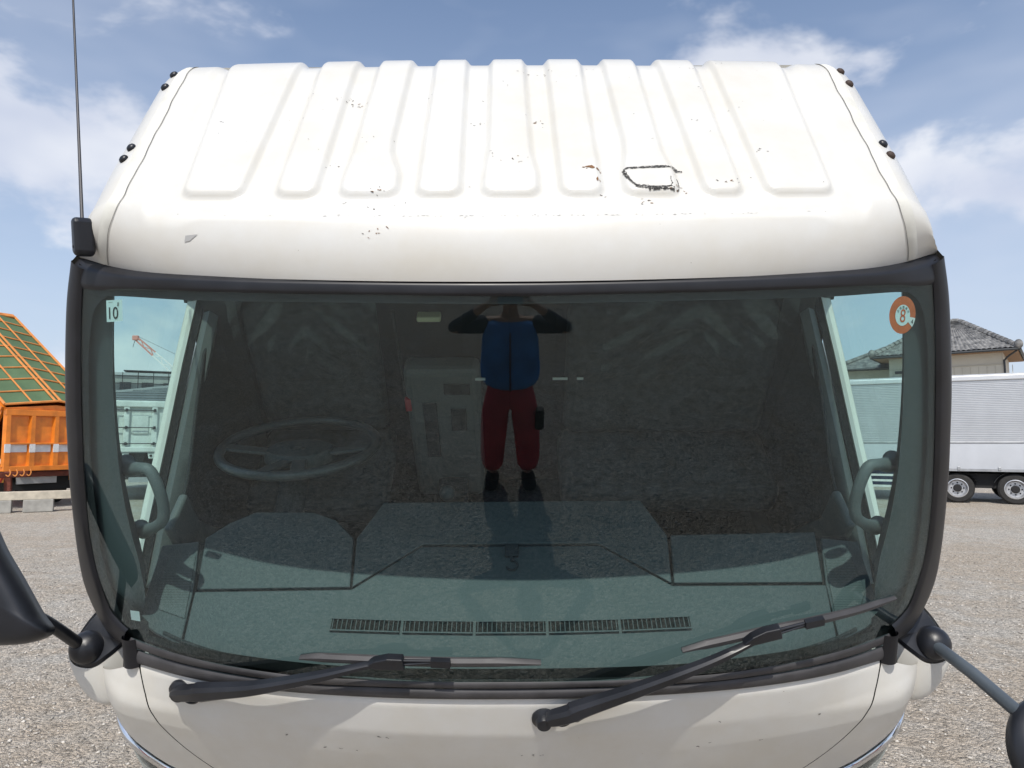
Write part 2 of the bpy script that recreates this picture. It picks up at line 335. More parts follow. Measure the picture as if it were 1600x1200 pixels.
def wy(x, z):
    """depth of the windscreen / front surface of the cab"""
    a = abs(x); z_ = z + (.05 * a ** 3 * min(1, max(0, (-z - 1.0) / .1))); base = float(np.interp(-z_, -_pz, _py)) + a * a / (8 + 3 * min(1, max(0, (-z - .98) / .2)))
    w = .5 * max(0, a - .75) ** 2
    t = min(1, max(0, (-z - 1.0) / .14)); t = t * t * (3 - 2 * t)
    if t > 0:
        d = min(max(0, a - CR0), CRR * .998); w = w * (1 - t) + t * (CRR - math.sqrt(CRR * CRR - d * d))
    return base + w
# roof
_rv = np.linspace(0, 1.3, 800)
def _phi(v):
    if v < .2: return 9 + 56 * (1 - v / .2) ** .8
    if v < .82: return 9
    return max(-85, 9 - (v - .82) / .10 * 26 - max(0, v - .95) * 700)
_rp = np.radians([_phi(v) for v in _rv])
_ry = np.concatenate([[0], np.cumsum(np.cos((_rp[1:] + _rp[:-1]) / 2) * np.diff(_rv))])
_rz = np.concatenate([[0], np.cumsum(np.sin((_rp[1:] + _rp[:-1]) / 2) * np.diff(_rv))])
def seam_x(v): return .918 + .06 * max(0, 1 - v / .22) ** 1.3
def roof_base(x, v):
    k = np.interp(v, [0, .2, .8], [1, .53, -.1]); c = np.interp(v, [0, .2, .8], [.045, .03, .012])
    w = .5 * max(0, abs(x) - .75) ** 2 * max(0, 1 - v / .2)
    return (x, float(np.interp(v, _rv, _ry)) + x * x / 8 * k + w, float(np.interp(v, _rv, _rz)) - c * x * x)
def l2w(p): return CAB_O + CAB_M @ np.asarray(p, float)
white = paint_mat('white_paint', (.69, .682, .645))
black_pl = mat('black_plastic', (.013, .0145, .019), .40, noise=(9, .35))
rubber = mat('rubber_seal', (.010, .0105, .0135), .42, noise=(14, .3))
grey_rub = mat('weathered_rubber', (.05, .048, .05), .55, noise=(10, .35))
trim_grey = mat('grey_trim', (.13, .14, .14), .6, bump=(260, .15, .002))
trim_mid = mat('mid_grey_trim', (.066, .076, .079), .6, bump=(260, .15, .002))
trim_dark = mat('dark_trim', (.026, .028, .030), .8)
cloth = mat('seat_cloth', (.055, .058, .062), .9, noise=(30, .3))
frit_m = mat('frit', (.004, .004, .005), .6)
chrome = mat('chrome', (.75, .76, .78), .08, metal=1)
steel = mat('dark_steel', (.05, .05, .055), .5, metal=.6, noise=(8, .3))
tyre_m = mat('tyre', (.028, .027, .026), .85, noise=(12, .3))
line_dark = mat('gap_dark', (.01, .01, .011), .9)
bead_m = mat('seam_sealer', (.66, .65, .59), .6, noise=(20, .08))
screen_glass = glass_mat('screen_glass', (.72, .885, .87), refl=1.55, dust=.006)
door_glass = glass_mat('door_glass', (.80, .93, .885), refl=1.2)
lens_m = glass_mat('lamp_lens', (.93, .95, .95), refl=1.6)

TRUCK_LOC = Vector((0, 3.6, 0))
truck = empty('truck', TRUCK_LOC, label='white cab-over truck with its cab tipped forward, filling the middle of the picture', cat='truck')
def CAB(p): return Vector(l2w(p)) - TRUCK_LOC
def WLD(p): return Vector(p) - TRUCK_LOC
def P(x, z, off=0): return Vector((x, wy(x, z) + off, z))
def mirror_pts(pts): return [(-p[0], *p[1:]) for p in pts]
def resample(pts, n):
    Q = spline([Vector(p) for p in pts], 8); d = [0]
    for a, b in zip(Q, Q[1:]): d.append(d[-1] + (b - a).length)
    out = []
    for t in np.linspace(0, d[-1], n): out.append(Vector([interp(t, d, [q[k] for q in Q]) for k in range(3)]))
    return out
def ribbon(mb, A, B, h, n=40, m=6, back=0.0, pw=.55):
    """strip between the lines A and B, bulging by h toward the front"""
    A = resample(A, n); B = resample(B, n); rows = []
    for i in range(n):
        t = (A[min(i + 1, n - 1)] - A[max(i - 1, 0)]); nn = t.cross(B[i] - A[i])
        if nn.length < 1e-9: nn = Vector((0, -1, 0))
        nn.normalize()
        if nn.y - .2 * nn.z > 0: nn = -nn
        r = []
        if back: r.append(A[i] + Vector((0, back, 0)))
        for j in range(m + 1):
            u = j / m; r.append(A[i].lerp(B[i], u) + nn * (h * max(0, math.sin(math.pi * u)) ** pw))
        rows.append(r)
    k = len(rows[0])
    mb.add([p for r in rows for p in r], [(i * k + j, i * k + j + 1, (i + 1) * k + j + 1, (i + 1) * k + j) for i in range(n - 1) for j in range(k - 1)])
    return mb
def S(pts, off=0): return [P(x, z, off) for x, z in pts]

# ---- roof
_f = [(275, 372), (428, 492), (530, 620), (652, 720), (755, 842), (878, 942), (978, 1062), (1105, 1165), (1205, 1313)]
_r = [(362, 470), (505, 560), (595, 645), (682, 730), (767, 818), (853, 905), (940, 990), (1025, 1080), (1108, 1215)]
_m = {2: (556, 614), 4: (764, 829), 6: (975, 1031)}
RIBS = []
for i in range(9):
    e = []
    for s in (0, 1):
        x0 = (_f[i][s] - 793) * .001494; x1 = (_r[i][s] - 792) * .001872
        if i in _m: xm = (_m[i][s] - 793) * .001614; e.append(([.0, .31, .40, .46, .87], [x0, x0, xm + (x0 - xm) * .12, xm, x1]))
        else: e.append(([.0, .235, .87], [x0, x0, x1]))
    RIBS.append(e)
def roof_h(x, v):
    a = abs(x)
    front = .155
    xin = .845
    sw = .024 if a < .70 else .024 + .06 * float(smooth01((a - .70) / .08))
    h = -.011 * float(smooth01((v - front + sw / 2) / sw)) * float(smooth01((xin - a) / .035 + .5))
    for (lv, lx), (rv, rx) in RIBS:
        xl = interp(v, lv, lx) ; xr = interp(v, rv, rx)
        dx = min(x - xl, xr - x); dv = v - .228
        if dx < -.03 or dv < -.03: continue
        r = .03; qx, qv = r - dx, r - dv
        d = r - math.hypot(qx, qv) if (qx > 0 and qv > 0) else min(dx, dv)
        h += .0165 * float(smooth01((d + .011) / .020)); break
    return h
ROOF_V = 1.06
def roof_pt(x, v, extra=0.0):
    b = roof_base(x, v); h = roof_h(x, v) + extra
    ph = interp(v, _rv, _rp); return Vector((b[0], b[1] - math.sin(ph) * h, b[2] + math.cos(ph) * h))
def roof_side(s, v, w):
    xs = seam_x(v); b = roof_pt(s * xs, v); k = float(smooth01(v / .22)); th = R(82) * min(w / .6, 1)
    x = xs + interp(v, [0, .05, .1, .2, .4, .85], [.106, .09, .09, .112, .118, .108]) * math.sin(th); z = b.z - (.010 + .09 * k) * (1 - math.cos(th)); y = b.y + (roof_base(x, v)[1] - roof_base(xs, v)[1]) * (1 - k)
    if w > .6:
        q = (w - .6) / .4; zend = min(z, -.17) * 1.0; z2 = z + (zend - z) * q * max(k, .1); x += .17 * (z - z2) * k; z = z2; y += (.01 + .05 * (1 - k)) * q
    return Vector((s * x, y, z))
vs = np.concatenate([np.linspace(0, .3, 46), np.linspace(.3, .78, 44)[1:], np.linspace(.78, ROOF_V, 30)[1:]])
NX = 400
def roof_grid():
    mb = MB(); V = []; F = []
    for v in vs:
        xs = seam_x(v)
        for i in range(NX + 1): V.append(roof_pt(-xs + 2 * xs * i / NX, v))
    n = NX + 1
    F = [(j * n + i, j * n + i + 1, (j + 1) * n + i + 1, (j + 1) * n + i) for j in range(len(vs) - 1) for i in range(NX)]
    return mb.add(V, F)
roof = obj('roof', roof_grid(), white, truck, smooth='all', xf=CAB)
for s in (-1, 1):
    mb = MB(); V = [roof_side(s, v, w) for v in vs for w in np.linspace(0, 1, 19)]
    mb.add(V, [(j * 19 + i, j * 19 + i + 1, (j + 1) * 19 + i + 1, (j + 1) * 19 + i) for j in range(len(vs) - 1) for i in range(18)])
    obj('roof_side', mb, white, truck, smooth='all', xf=CAB)
    vv = list(np.linspace(0.004, .93, 60))
    wob = lambda v: .0016 * math.sin(v * 31 + s) + .0006 * math.sin(v * 77)
    mb = MB(); A = [roof_pt(s * (seam_x(v) + wob(v)), v, .0015) for v in vv]; B = [roof_side(s, v, .115) + Vector((s * .001, -.0012, .0015)) for v in vv]
    ribbon(mb, A, B, .0025, 70, 3); obj('seam_sealer', mb, bead_m, roof, smooth='all', xf=CAB)
    mb = MB(); A = [roof_pt(s * (seam_x(v) - .0026 + wob(v)), v, .0022) for v in vv]; B = [roof_pt(s * (seam_x(v) - .0008 + wob(v)), v, .0022) for v in vv]
    ribbon(mb, A, B, .0005, 70, 2); obj('seam_gap', mb, mat('seam_line', (.22, .21, .19), .9), roof, smooth='all', xf=CAB)
    for v, w in ((.845, .17), (.775, .19), (.455, .19), (.405, .21)):
        p = roof_side(s, v, w); q1 = roof_side(s, v + .01, w) - p; q2 = roof_side(s, v, w + .02) - p; nn = q1.cross(q2); nn = nn if nn.z > 0 else -nn; nn.normalize()
        M = Matrix.Translation(p) @ nn.to_track_quat('Z', 'Y').to_matrix().to_4x4()
        mb = MB(); mb.lathe([(.0125, -.002), (.0125, .003), (.010, .007), (.004, .0095), (0, .0098)], 14, M)
        obj('roof_plug', mb, mat('brown_plug', (.05, .03, .022), .7) if (s > 0 and v != .455) else black_pl, roof, smooth=True, xf=CAB)
# headliner under the roof skin (closes the cab from above)
mb = MB(); hv = np.linspace(.03, .9, 24)
mb.add([Vector(roof_base(x * seam_x(v), v)) + Vector((0, .01, -.045)) for v in hv for x in np.linspace(-1.02, 1.02, 25)], [(j * 25 + i, j * 25 + i + 1, (j + 1) * 25 + i + 1, (j + 1) * 25 + i) for j in range(23) for i in range(24)])
obj('headliner', mb, mat('headliner', (.04, .04, .04), .9), truck, smooth='all', xf=CAB)

# paint chips and scuffs : thin flakes of bare metal and rust, far too many to pick apart
def flake(mb, x, v, w, h, ang, fn=None, lift=.0012):
    k = random.randint(5, 7); pts = []
    for i in range(k):
        a = 2 * math.pi * i / k; r = random.uniform(.45, 1.0); px = math.cos(a) * w / 2 * r; pv = math.sin(a) * h / 2 * r
        pts.append(fn(x + px * math.cos(ang) - pv * math.sin(ang), v + px * math.sin(ang) + pv * math.cos(ang), lift))
    mb.add(pts, [tuple(range(k))])
chips = MB(); rust = MB()
for c in range(42):
    x = random.uniform(-.85, .85); v = random.uniform(.12, .84)
    for _ in range(random.choice((1, 1, 2, 3, 5))):
        flake(chips, x + random.gauss(0, .012), v + random.gauss(0, .008), random.uniform(.003, .011), random.uniform(.0015, .003), random.uniform(-.9, .9), roof_pt)
for c in range(70):
    x = random.choice((random.gauss(.28, .16), random.gauss(-.02, .2), random.uniform(-.8, .8))); flake(chips, x, .158 + random.gauss(0, .002), random.uniform(.003, .012), random.uniform(.0012, .0025), random.uniform(-.2, .2), roof_pt)
for x, v in ((-.445, .66), (-.30, .235), (-.40, .645), (-.29, .115), (.31, .2), (.02, .36), (.075, .56), (.40, .24), (.53, .262)):
    for _ in range(7): flake(random.choice((chips, rust)), x + random.gauss(0, .014), v + random.gauss(0, .01), random.uniform(.004, .013), random.uniform(.0015, .004), random.uniform(-1, 1), roof_pt)
for x, v, w, h in ((.198, .325, .026, .014), (.218, .318, .014, .012), (.185, .322, .012, .005), (.213, .275, .006, .02)):
    flake(rust, x, v, w, h, 0, roof_pt); flake(rust, x + .006, v - .004, w * .6, h * .8, .4, roof_pt)
obj('paint_chips', chips, mat('bare_metal', (.09, .075, .065), .8), roof, xf=CAB, kind='stuff')
obj('rust_spots', rust, mat('rust', (.20, .10, .045), .9, noise=(300, .5)), roof, xf=CAB, kind='stuff')
# worn outline of a removed sticker on the seventh rib
def worn_mat():
    m = bpy.data.materials.new('tape_residue'); m.use_nodes = True; nt = m.node_tree; b = nt.nodes['Principled BSDF']; b.inputs['Base Color'].default_value = (.045, .043, .04, 1); b.inputs['Roughness'].default_value = .9
    tc = nt.nodes.new('ShaderNodeTexCoord'); mp = nt.nodes.new('ShaderNodeMapping'); mp.inputs['Scale'].default_value = (1, 2.2, 2.2); n = nt.nodes.new('ShaderNodeTexNoise'); n.inputs['Scale'].default_value = 150; n.inputs['Detail'].default_value = 5; n.inputs['Roughness'].default_value = .7
    nt.links.new(tc.outputs['Object'], mp.inputs[0]); nt.links.new(mp.outputs[0], n.inputs['Vector'])
    r = nt.nodes.new('ShaderNodeValToRGB'); r.color_ramp.elements[0].position = .42; r.color_ramp.elements[1].position = .50; nt.links.new(n.outputs['Fac'], r.inputs[0]); nt.links.new(r.outputs[0], b.inputs['Alpha']); return m
resid = MB()
def stroke(pts, w):
    Q = [Vector((x, v, 0)) for x, v in pts]
    for a, b in zip(Q, Q[1:]):
        k = max(2, int((b - a).length / .008)); d = (b - a).normalized(); pr = Vector((-d.y, d.x, 0))
        V = []
        for i in range(k + 1):
            c = a.lerp(b, i / k); ww = w * random.uniform(.6, 1.2) / 2; V += [roof_pt(*(c + pr * ww)[:2], .0014), roof_pt(*(c - pr * ww)[:2], .0014)]
        resid.add(V, [(2 * i, 2 * i + 1, 2 * i + 3, 2 * i + 2) for i in range(k)])
stroke([(.278, .316), (.335, .322), (.405, .326), (.425, .325)], .009)
stroke([(.278, .316), (.282, .29), (.292, .262), (.305, .246)], .008)
stroke([(.300, .246), (.345, .240), (.392, .240)], .012); stroke([(.330, .234), (.392, .236)], .006)
stroke([(.392, .240), (.398, .255), (.397, .285)], .022); stroke([(.402, .345), (.412, .33)], .009)
obj('tape_residue', resid, worn_mat(), roof, xf=CAB, kind='stuff')
mb = MB()
mb.add([roof_pt(x, v, .0014) for x, v in ((-.745, .098), (-.715, .102), (-.735, .085), (-.748, .082))], [(0, 1, 2, 3)]); obj('scuff', mb, mat('scuff', (.42, .42, .41), .8), roof, xf=CAB)

# ---- windscreen
SIDE_OUT = [(-1.074, -.040), (-1.108, -.148), (-1.15, -.334), (-1.175, -.469), (-1.204, -.62), (-1.238, -.835), (-1.238, -.955), (-1.165, -1.016), (-1.095, -1.009)]
SIDE_IN = [(-1.038, -.050), (-1.058, -.131), (-1.091, -.308), (-1.114, -.438), (-1.140, -.58), (-1.165, -.777), (-1.147, -.918), (-1.112, -.948), (-1.078, -.955)]
TOP_OUT = [(-1.072, -.050), (-.904, -.036), (-.735, -.022), (-.427, -.010), (0, -.004)]
TOP_IN = [(-1.052, -.092), (-.984, -.080), (-.736, -.046), (-.428, -.032), (0, -.027)]
BOT_UP = [(-1.073, -.978), (-.872, -.940), (-.629, -.932), (-.4, -.920), (0, -.908)]
BOT_LO = [(-1.085, -1.046), (-.883, -1.006), (-.728, -.992), (-.537, -.980), (-.267, -.966), (0, -.959)]
def full(pts): return pts + [(-x, z) for x, z in pts[-2::-1]]
def xm(z): return interp(-z, [.02, .13, .31, .58, .78, .92, 1.02], [1.055, 1.08, 1.12, 1.168, 1.20, 1.15, 1.08])
def scr_pt(u, v):
    x = u * 1.1
    for _ in range(4):
        zt = -.012 - .042 * x * x; zb = -.93 - .065 * x * x; z = zt + (zb - zt) * v; x = u * xm(z)
    return P(x, z)
mb = MB(); mb.grid(lambda a, b: scr_pt(2 * a - 1, b), 80, 60)
obj('windscreen', mb, screen_glass, truck, smooth='all', xf=CAB)
FR_IN_S = [(-.954, -.081), (-1.016, -.127), (-1.050, -.218), (-1.067, -.309), (-1.091, -.439), (-1.109, -.578), (-1.127, -.768), (-1.107, -.905), (-1.07, -.968)]
for s in (-1, 1):
    sg = lambda pts: [(-x * s, z) for x, z in pts] if s > 0 else pts
    sg = (lambda pts: [(-x, z) for x, z in pts]) if s > 0 else (lambda pts: pts)
    mb = MB(); ribbon(mb, S(sg(SIDE_OUT)), S(sg(SIDE_IN)), .010, 60, 10, back=.05, pw=.3); obj('pillar_moulding', mb, rubber, truck, smooth=50, xf=CAB)
    mb = MB(); ribbon(mb, S(sg([((a[0] + b[0]) / 2, (a[1] + b[1]) / 2) for a, b in zip(SIDE_OUT, SIDE_IN)]), .006), S(sg(FR_IN_S), .006), 0, 50, 2); obj('frit_band', mb, frit_m, truck, xf=CAB)
mb = MB(); ribbon(mb, S(full(TOP_OUT), .004), S(full(TOP_IN)), .005, 90, 8, back=.03, pw=.2); top_seal = obj('screen_seal', mb, rubber, truck, smooth=50, xf=CAB)
mb = MB(); ribbon(mb, S(full(TOP_IN), .006), S(full([(-1.03, -.115), (-.954, -.088), (-.736, -.066), (-.428, -.05), (0, -.044)]), .006), 0, 60, 2); obj('frit_band', mb, frit_m, truck, xf=CAB)
mb = MB(); ribbon(mb, S(full(BOT_UP), .007), S(full([(-1.066, -.962), (-.812, -.905), (-.558, -.896), (-.331, -.886), (0, -.876)]), .007), 0, 60, 2); obj('frit_band', mb, frit_m, truck, xf=CAB)
for s in (-1, 1):
    mb = MB(); mb.add([P(s * x, z, .016) for x, z in ((1.0, -.905), (1.16, -.86), (1.15, -.95), (1.10, -1.0), (1.02, -.99))], [(0, 1, 2, 3, 4)]); obj('frit_corner', mb, frit_m, truck, xf=CAB)
mid = [((a[0] + b[0]) / 2, (a[1] + b[1]) / 2) for a, b in zip(BOT_UP, [(-1.079, -1.046), (-.883, -1.006), (-.629, -.986), (-.4, -.972), (0, -.959)])]
mb = MB(); ribbon(mb, S(full(BOT_UP)), S(full([(x, z + .006) for x, z in mid])), .006, 90, 6, pw=.3); ribbon(mb, S(full([(x, z + .003) for x, z in mid])), S(full(BOT_LO)), .009, 90, 8, pw=.35)
obj('cowl_moulding', mb, grey_rub, truck, smooth=50, xf=CAB)
for s in (-1, 1):    # end clips of the cowl moulding
    mb = MB(); A = S([(s * 1.094, -.975), (s * 1.098, -1.05)], -.004); B = S([(s * 1.052, -.968), (s * 1.05, -1.042)], -.004); ribbon(mb, A, B, .022, 12, 6); obj('moulding_clip', mb, rubber, truck, smooth=50, xf=CAB)

# ---- front lid, corner panels, lamps
_sp = np.polyfit([.95, 1.024, 1.074, 1.128, 1.186, 1.277, 1.357, 1.405, 1.5, 1.62], [1.072, 1.063, 1.043, 1.015, .988, .955, .895, .834, .70, .50], 4)
def seam_in(z): return float(np.polyval(_sp, min(1.62, max(.95, -z))))
def ztop(x): return interp(abs(x), [0, .267, .537, .728, .883, 1.085, 1.3], [-.955, -.962, -.976, -.988, -1.0, -1.035, -1.06])
def lid(u, v):
    uu = 2 * u - 1; x = uu * 1.07
    for _ in range(5): z = ztop(x) + (-1.62 - ztop(x)) * v; x = uu * seam_in(z)
    lip = .012 * math.exp(-((v * .6) / .012) ** 2)
    return P(x, z, -.004 + lip)
mb = MB(); V = []
rowsv = np.concatenate([np.linspace(0, .06, 8), np.linspace(.06, .5, 60)[1:], np.linspace(.5, 1, 12)[1:]])
NU = 100
for v in rowsv:
    for i in range(NU + 1): V.append(lid(i / NU, v))
mb.add(V, [(j * (NU + 1) + i, j * (NU + 1) + i + 1, (j + 1) * (NU + 1) + i + 1, (j + 1) * (NU + 1) + i) for j in range(len(rowsv) - 1) for i in range(NU)])
front_lid = obj('front_lid', mb, white, truck, smooth='all', xf=CAB)
mb = MB()
mb.grid(lambda u, v: P((2 * u - 1) * 1.12, -1.03 - .26 * v, .02), 30, 20); obj('lid_backing', mb, line_dark, truck, smooth='all', xf=CAB)
AM = CR0 + CRR * .996
def lamp_z(a): return interp(a, [.70, .952, 1.054, 1.107, 1.15, 1.21], [-1.55, -1.446, -1.389, -1.325, -1.28, -1.25])
def corner(s):
    mb = MB(); nu, nv = 26, 46; V = []
    for j in range(nv + 1):
        v = j / nv
        for i in range(nu + 1):
            u = i / nu; a = 1.1
            for _ in range(6):
                zt = -1.036 - .11 * u; zb = lamp_z(a); z = zt + (zb - zt) * v; a0 = seam_in(z) + .0045; a = a0 + (AM - a0) * math.sin(u * math.pi / 2)
            p = P(s * a, z, -.004); V.append(p)
    return mb.add(V, [(j * (nu + 1) + i, j * (nu + 1) + i + 1, (j + 1) * (nu + 1) + i + 1, (j + 1) * (nu + 1) + i) for j in range(nv) for i in range(nu)])
def LP(s, u, v, off):
    a = .72 + (AM - .72) * math.sin(u * math.pi / 2); zt = lamp_z(a) - .004; return P(s * a, zt + (-1.66 - zt) * v, off)
for s in (-1, 1):
    cp = obj('corner_panel', corner(s), white, truck, smooth='all', xf=CAB)
    # rear return of the corner toward the door
    mb = MB(); mb.grid(lambda u, v: Vector((s * (AM + .012 * u), wy(AM, -1.146 - .104 * v) - .004 + u * .35, -1.146 - .104 * v)), 6, 14); obj('corner_return', mb, white, truck, smooth='all', xf=CAB)
    # headlamp : chrome bowl behind a clear lens
    lamp = MB(); lamp.grid(lambda u, v: LP(s, u, v, .006 - .012 * math.sin(math.pi * v) ** .7), 30, 12)
    hl = obj('headlamp', lamp, lens_m, truck, smooth='all', xf=CAB)
    mb = MB(); mb.grid(lambda u, v: LP(s, u, .02 + .96 * v, .008 + .045 * (1 if .25 < v < .62 else .35 if v < .7 else .1) * (1 - u ** 6) + .006 * abs(math.sin(u * 14))), 90, 14); obj('lamp_reflector', mb, chrome, hl, smooth='all', xf=CAB)
    mb = MB(); ribbon(mb, [LP(s, u, -.03, -.002) for u in np.linspace(0, 1, 20)], [LP(s, u, .02, -.001) for u in np.linspace(0, 1, 20)], .002, 40, 2); obj('lamp_gasket', mb, line_dark, hl, xf=CAB)
    mb = MB(); mb.tube([LP(s, u, .17, .008) for u in np.linspace(.05, .97, 24)], .018, 10, flat=.6); obj('chrome_strip', mb, chrome, hl, smooth='all', xf=CAB)
    mb = MB(); ribbon(mb, [LP(s, u, .26, .004) for u in np.linspace(.35, .93, 16)], [LP(s, u, .52, .004) for u in np.linspace(.25, .88, 16)], .006, 24, 4); obj('lamp_bezel', mb, mat('bezel_dark', (.03, .03, .035), .25), hl, smooth='all', xf=CAB)

# ---- mirror pods
def pod(s):
    rim = [(-1.105, -.262, -1.068), (-1.147, -.272, -1.097), (-1.185, -.305, -1.110), (-1.228, -.333, -1.121), (-1.284, -.326, -1.118), (-1.311, -.292, -1.105), (-1.296, -.242, -1.088), (-1.268, -.19, -1.068), (-1.22, -.13, -1.05), (-1.13, -.16, -1.03)]
    rim = [Vector((-x * s, y, z)) for x, y, z in rim]; cc_ = sum(rim, Vector()) / len(rim); rim = [cc_ + (p - cc_) * 1.035 for p in rim]; cl = rim + [rim[0]]
    loop = []
    k = len(rim)
    for i in range(k):
        a, b, c, d = rim[i - 1], rim[i], rim[(i + 1) % k], rim[(i + 2) % k]
        for q in range(5):
            t = q / 5; loop.append(.5 * ((2 * b) + (c - a) * t + (2 * a - 5 * b + 4 * c - d) * t * t + (3 * b - a - 3 * c + d) * t ** 3))
    n = len(loop); c0 = sum(loop, Vector()) / n; end = Vector((s * 1.19, -.345, -1.235))
    mb = MB(); V = []; K = 9
    V += [p.lerp(c0, .035) + Vector((0, .001, .004)) for p in loop]
    for j in range(K + 1):
        t = j / K; sc = math.cos(t * math.pi / 2 * .97) ** .75; ce = c0.lerp(end, math.sin(t * math.pi / 2))
        V += [ce + (p - c0) * sc for p in loop]
    F = [(j * n + i, j * n + (i + 1) % n, (j + 1) * n + (i + 1) % n, (j + 1) * n + i) for j in range(K + 1) for i in range(n)]
    mb.add(V, F); po = obj('mirror_pod', mb, white, truck, smooth='all', xf=CAB)
    # dark plate let into the pod's top
    mb = MB(); L2 = [c0 + (p - c0) * .90 for p in loop]
    mb.add([p + Vector((0, -.002, .003)) for p in L2] + [c0 + (p - c0) * .8 + Vector((0, -.006, .012)) for p in loop] + [c0 + Vector((0, -.006, .014))], [(i, (i + 1) % n, n + (i + 1) % n, n + i) for i in range(n)] + [(n + i, n + (i + 1) % n, 2 * n) for i in range(n)])
    obj('pod_cover', mb, black_pl, po, smooth=30, xf=CAB)
    mb = MB(); bc = Vector((s * 1.252, -.285, -1.085)); mb.sphere(bc, (.049, .049, .044), 22, 14, Matrix.Rotation(R(-25 * s), 3, 'Y') @ Matrix.Rotation(R(20), 3, 'X')); obj('ball_cover', mb, black_pl, po, smooth='all', xf=CAB)
    return po
pod_l = pod(-1); pod_r = pod(1)
# ---- mirrors on arms in front of the cab corners
def shell(mb, outline, axis, depth, K=7):
    """cushion-shaped housing: outline loop domed along axis"""
    O = [Vector(p) for p in outline]; k = len(O); loop = []
    for i in range(k):
        a, b, c, d = O[i - 1], O[i], O[(i + 1) % k], O[(i + 2) % k]
        for q in range(4):
            t = q / 4; loop.append(.5 * ((2 * b) + (c - a) * t + (2 * a - 5 * b + 4 * c - d) * t * t + (3 * b - a - 3 * c + d) * t ** 3))
    n = len(loop); c0 = sum(loop, Vector()) / n; ax = Vector(axis).normalized(); V = []; rings = []
    for j in range(K + 1):
        t = j / K; sc = math.cos(t * math.pi / 2 * .985) ** .45; rings.append([c0 + (p - c0) * sc + ax * depth * math.sin(t * math.pi / 2) for p in loop])
    V = [c0 + (p - c0) * .9 - ax * .035 for p in loop] + [p - ax * .03 for p in loop]
    for r in rings: V += r
    V.append(c0 + ax * depth); V.append(c0 - ax * .035); m = len(rings) + 2
    F = [(j * n + i, j * n + (i + 1) % n, (j + 1) * n + (i + 1) % n, (j + 1) * n + i) for j in range(m - 1) for i in range(n)]
    F += [((m - 1) * n + i, (m - 1) * n + (i + 1) % n, m * n) for i in range(n)] + [((i + 1) % n, i, m * n + 1) for i in range(n)]
    mb.add(V, F); return loop, c0
mb = MB(); lo, c0 = shell(mb, [(-1.454, 1.95, 1.491), (-1.387, 1.95, 1.384), (-1.339, 1.95, 1.311), (-1.281, 1.95, 1.218), (-1.249, 1.95, 1.174), (-1.281, 1.95, 1.148), (-1.346, 1.95, 1.137), (-1.484, 1.95, 1.137), (-1.589, 1.95, 1.167), (-1.624, 1.95, 1.405), (-1.561, 1.95, 1.509)], (.1, -1, .15), .055)
mir_l = obj('side_mirror', mb, black_pl, truck, smooth=60, xf=WLD, label='large black mirror housing at the left edge')
mirror_m = mat('mirror_glass', (.8, .82, .82), .02, metal=1)
mb = MB(); n = len(lo); mb.add([c0 + (p - c0) * .86 + Vector((0, .037, 0)) for p in lo], [tuple(range(n))]); obj('mirror_glass', mb, mirror_m, mir_l, xf=WLD)
mb = MB(); mb.tube(spline([(-1.36, 1.975, 1.203), (-1.325, 1.975, 1.204), (-1.297, 1.985, 1.196), (-1.281, 2.03, 1.160), (-1.266, 2.12, 1.089), (-1.264, 2.14, 1.07)], 6), .017, 14); obj('mirror_arm', mb, black_pl, mir_l, smooth=True, xf=WLD)
arm_grey = mat('grey_arm', (.07, .085, .10), .4, noise=(10, .2))
mb = MB(); M = Matrix.Translation((1.372, 1.845, .904)) @ (Vector((.18, -.93, .25)).to_track_quat('Z', 'Y').to_matrix().to_4x4())
mb.lathe([(0, -.028), (.118, -.028), (.126, -.02), (.132, 0), (.128, .014), (.112, .032), (.08, .052), (.04, .063), (0, .066)], 40, M)
mir_r = obj('side_mirror', mb, black_pl, truck, smooth=50, xf=WLD, label='round black under-view mirror at the lower right edge')
mb = MB(); mb.lathe([(0, -.034), (.06, -.033), (.115, -.029), (.120, -.024)], 36, M); obj('mirror_glass', mb, mirror_m, mir_r, smooth=True, xf=WLD)
mb = MB(); mb.tube([(1.232, 2.145, 1.100), (1.27, 2.0, 1.047), (1.30, 1.85, .985)], .0175, 14); obj('mirror_arm', mb, arm_grey, mir_r, smooth=True, xf=WLD)

# stone chips on the lid, mostly along its crease
lc = MB(); lfn = lambda x, z, l: P(x, z, -.0052)
for x, z in ((-.512, -1.165), (-.465, -1.166), (-.42, -1.167), (-.355, -1.10), (-.33, -1.10), (.025, -1.165), (.06, -1.164), (.085, -1.163), (.52, -1.17), (.55, -1.16), (.70, -1.18), (.86, -1.12), (.57, -1.08), (-.62, -1.13)):
    for _ in range(2): flake(lc, x + random.gauss(0, .004), z + random.gauss(0, .002), random.uniform(.004, .012), random.uniform(.002, .005), random.uniform(-.4, .4), lfn)
obj('paint_chips', lc, MATS['bare_metal'], front_lid, xf=CAB, kind='stuff')
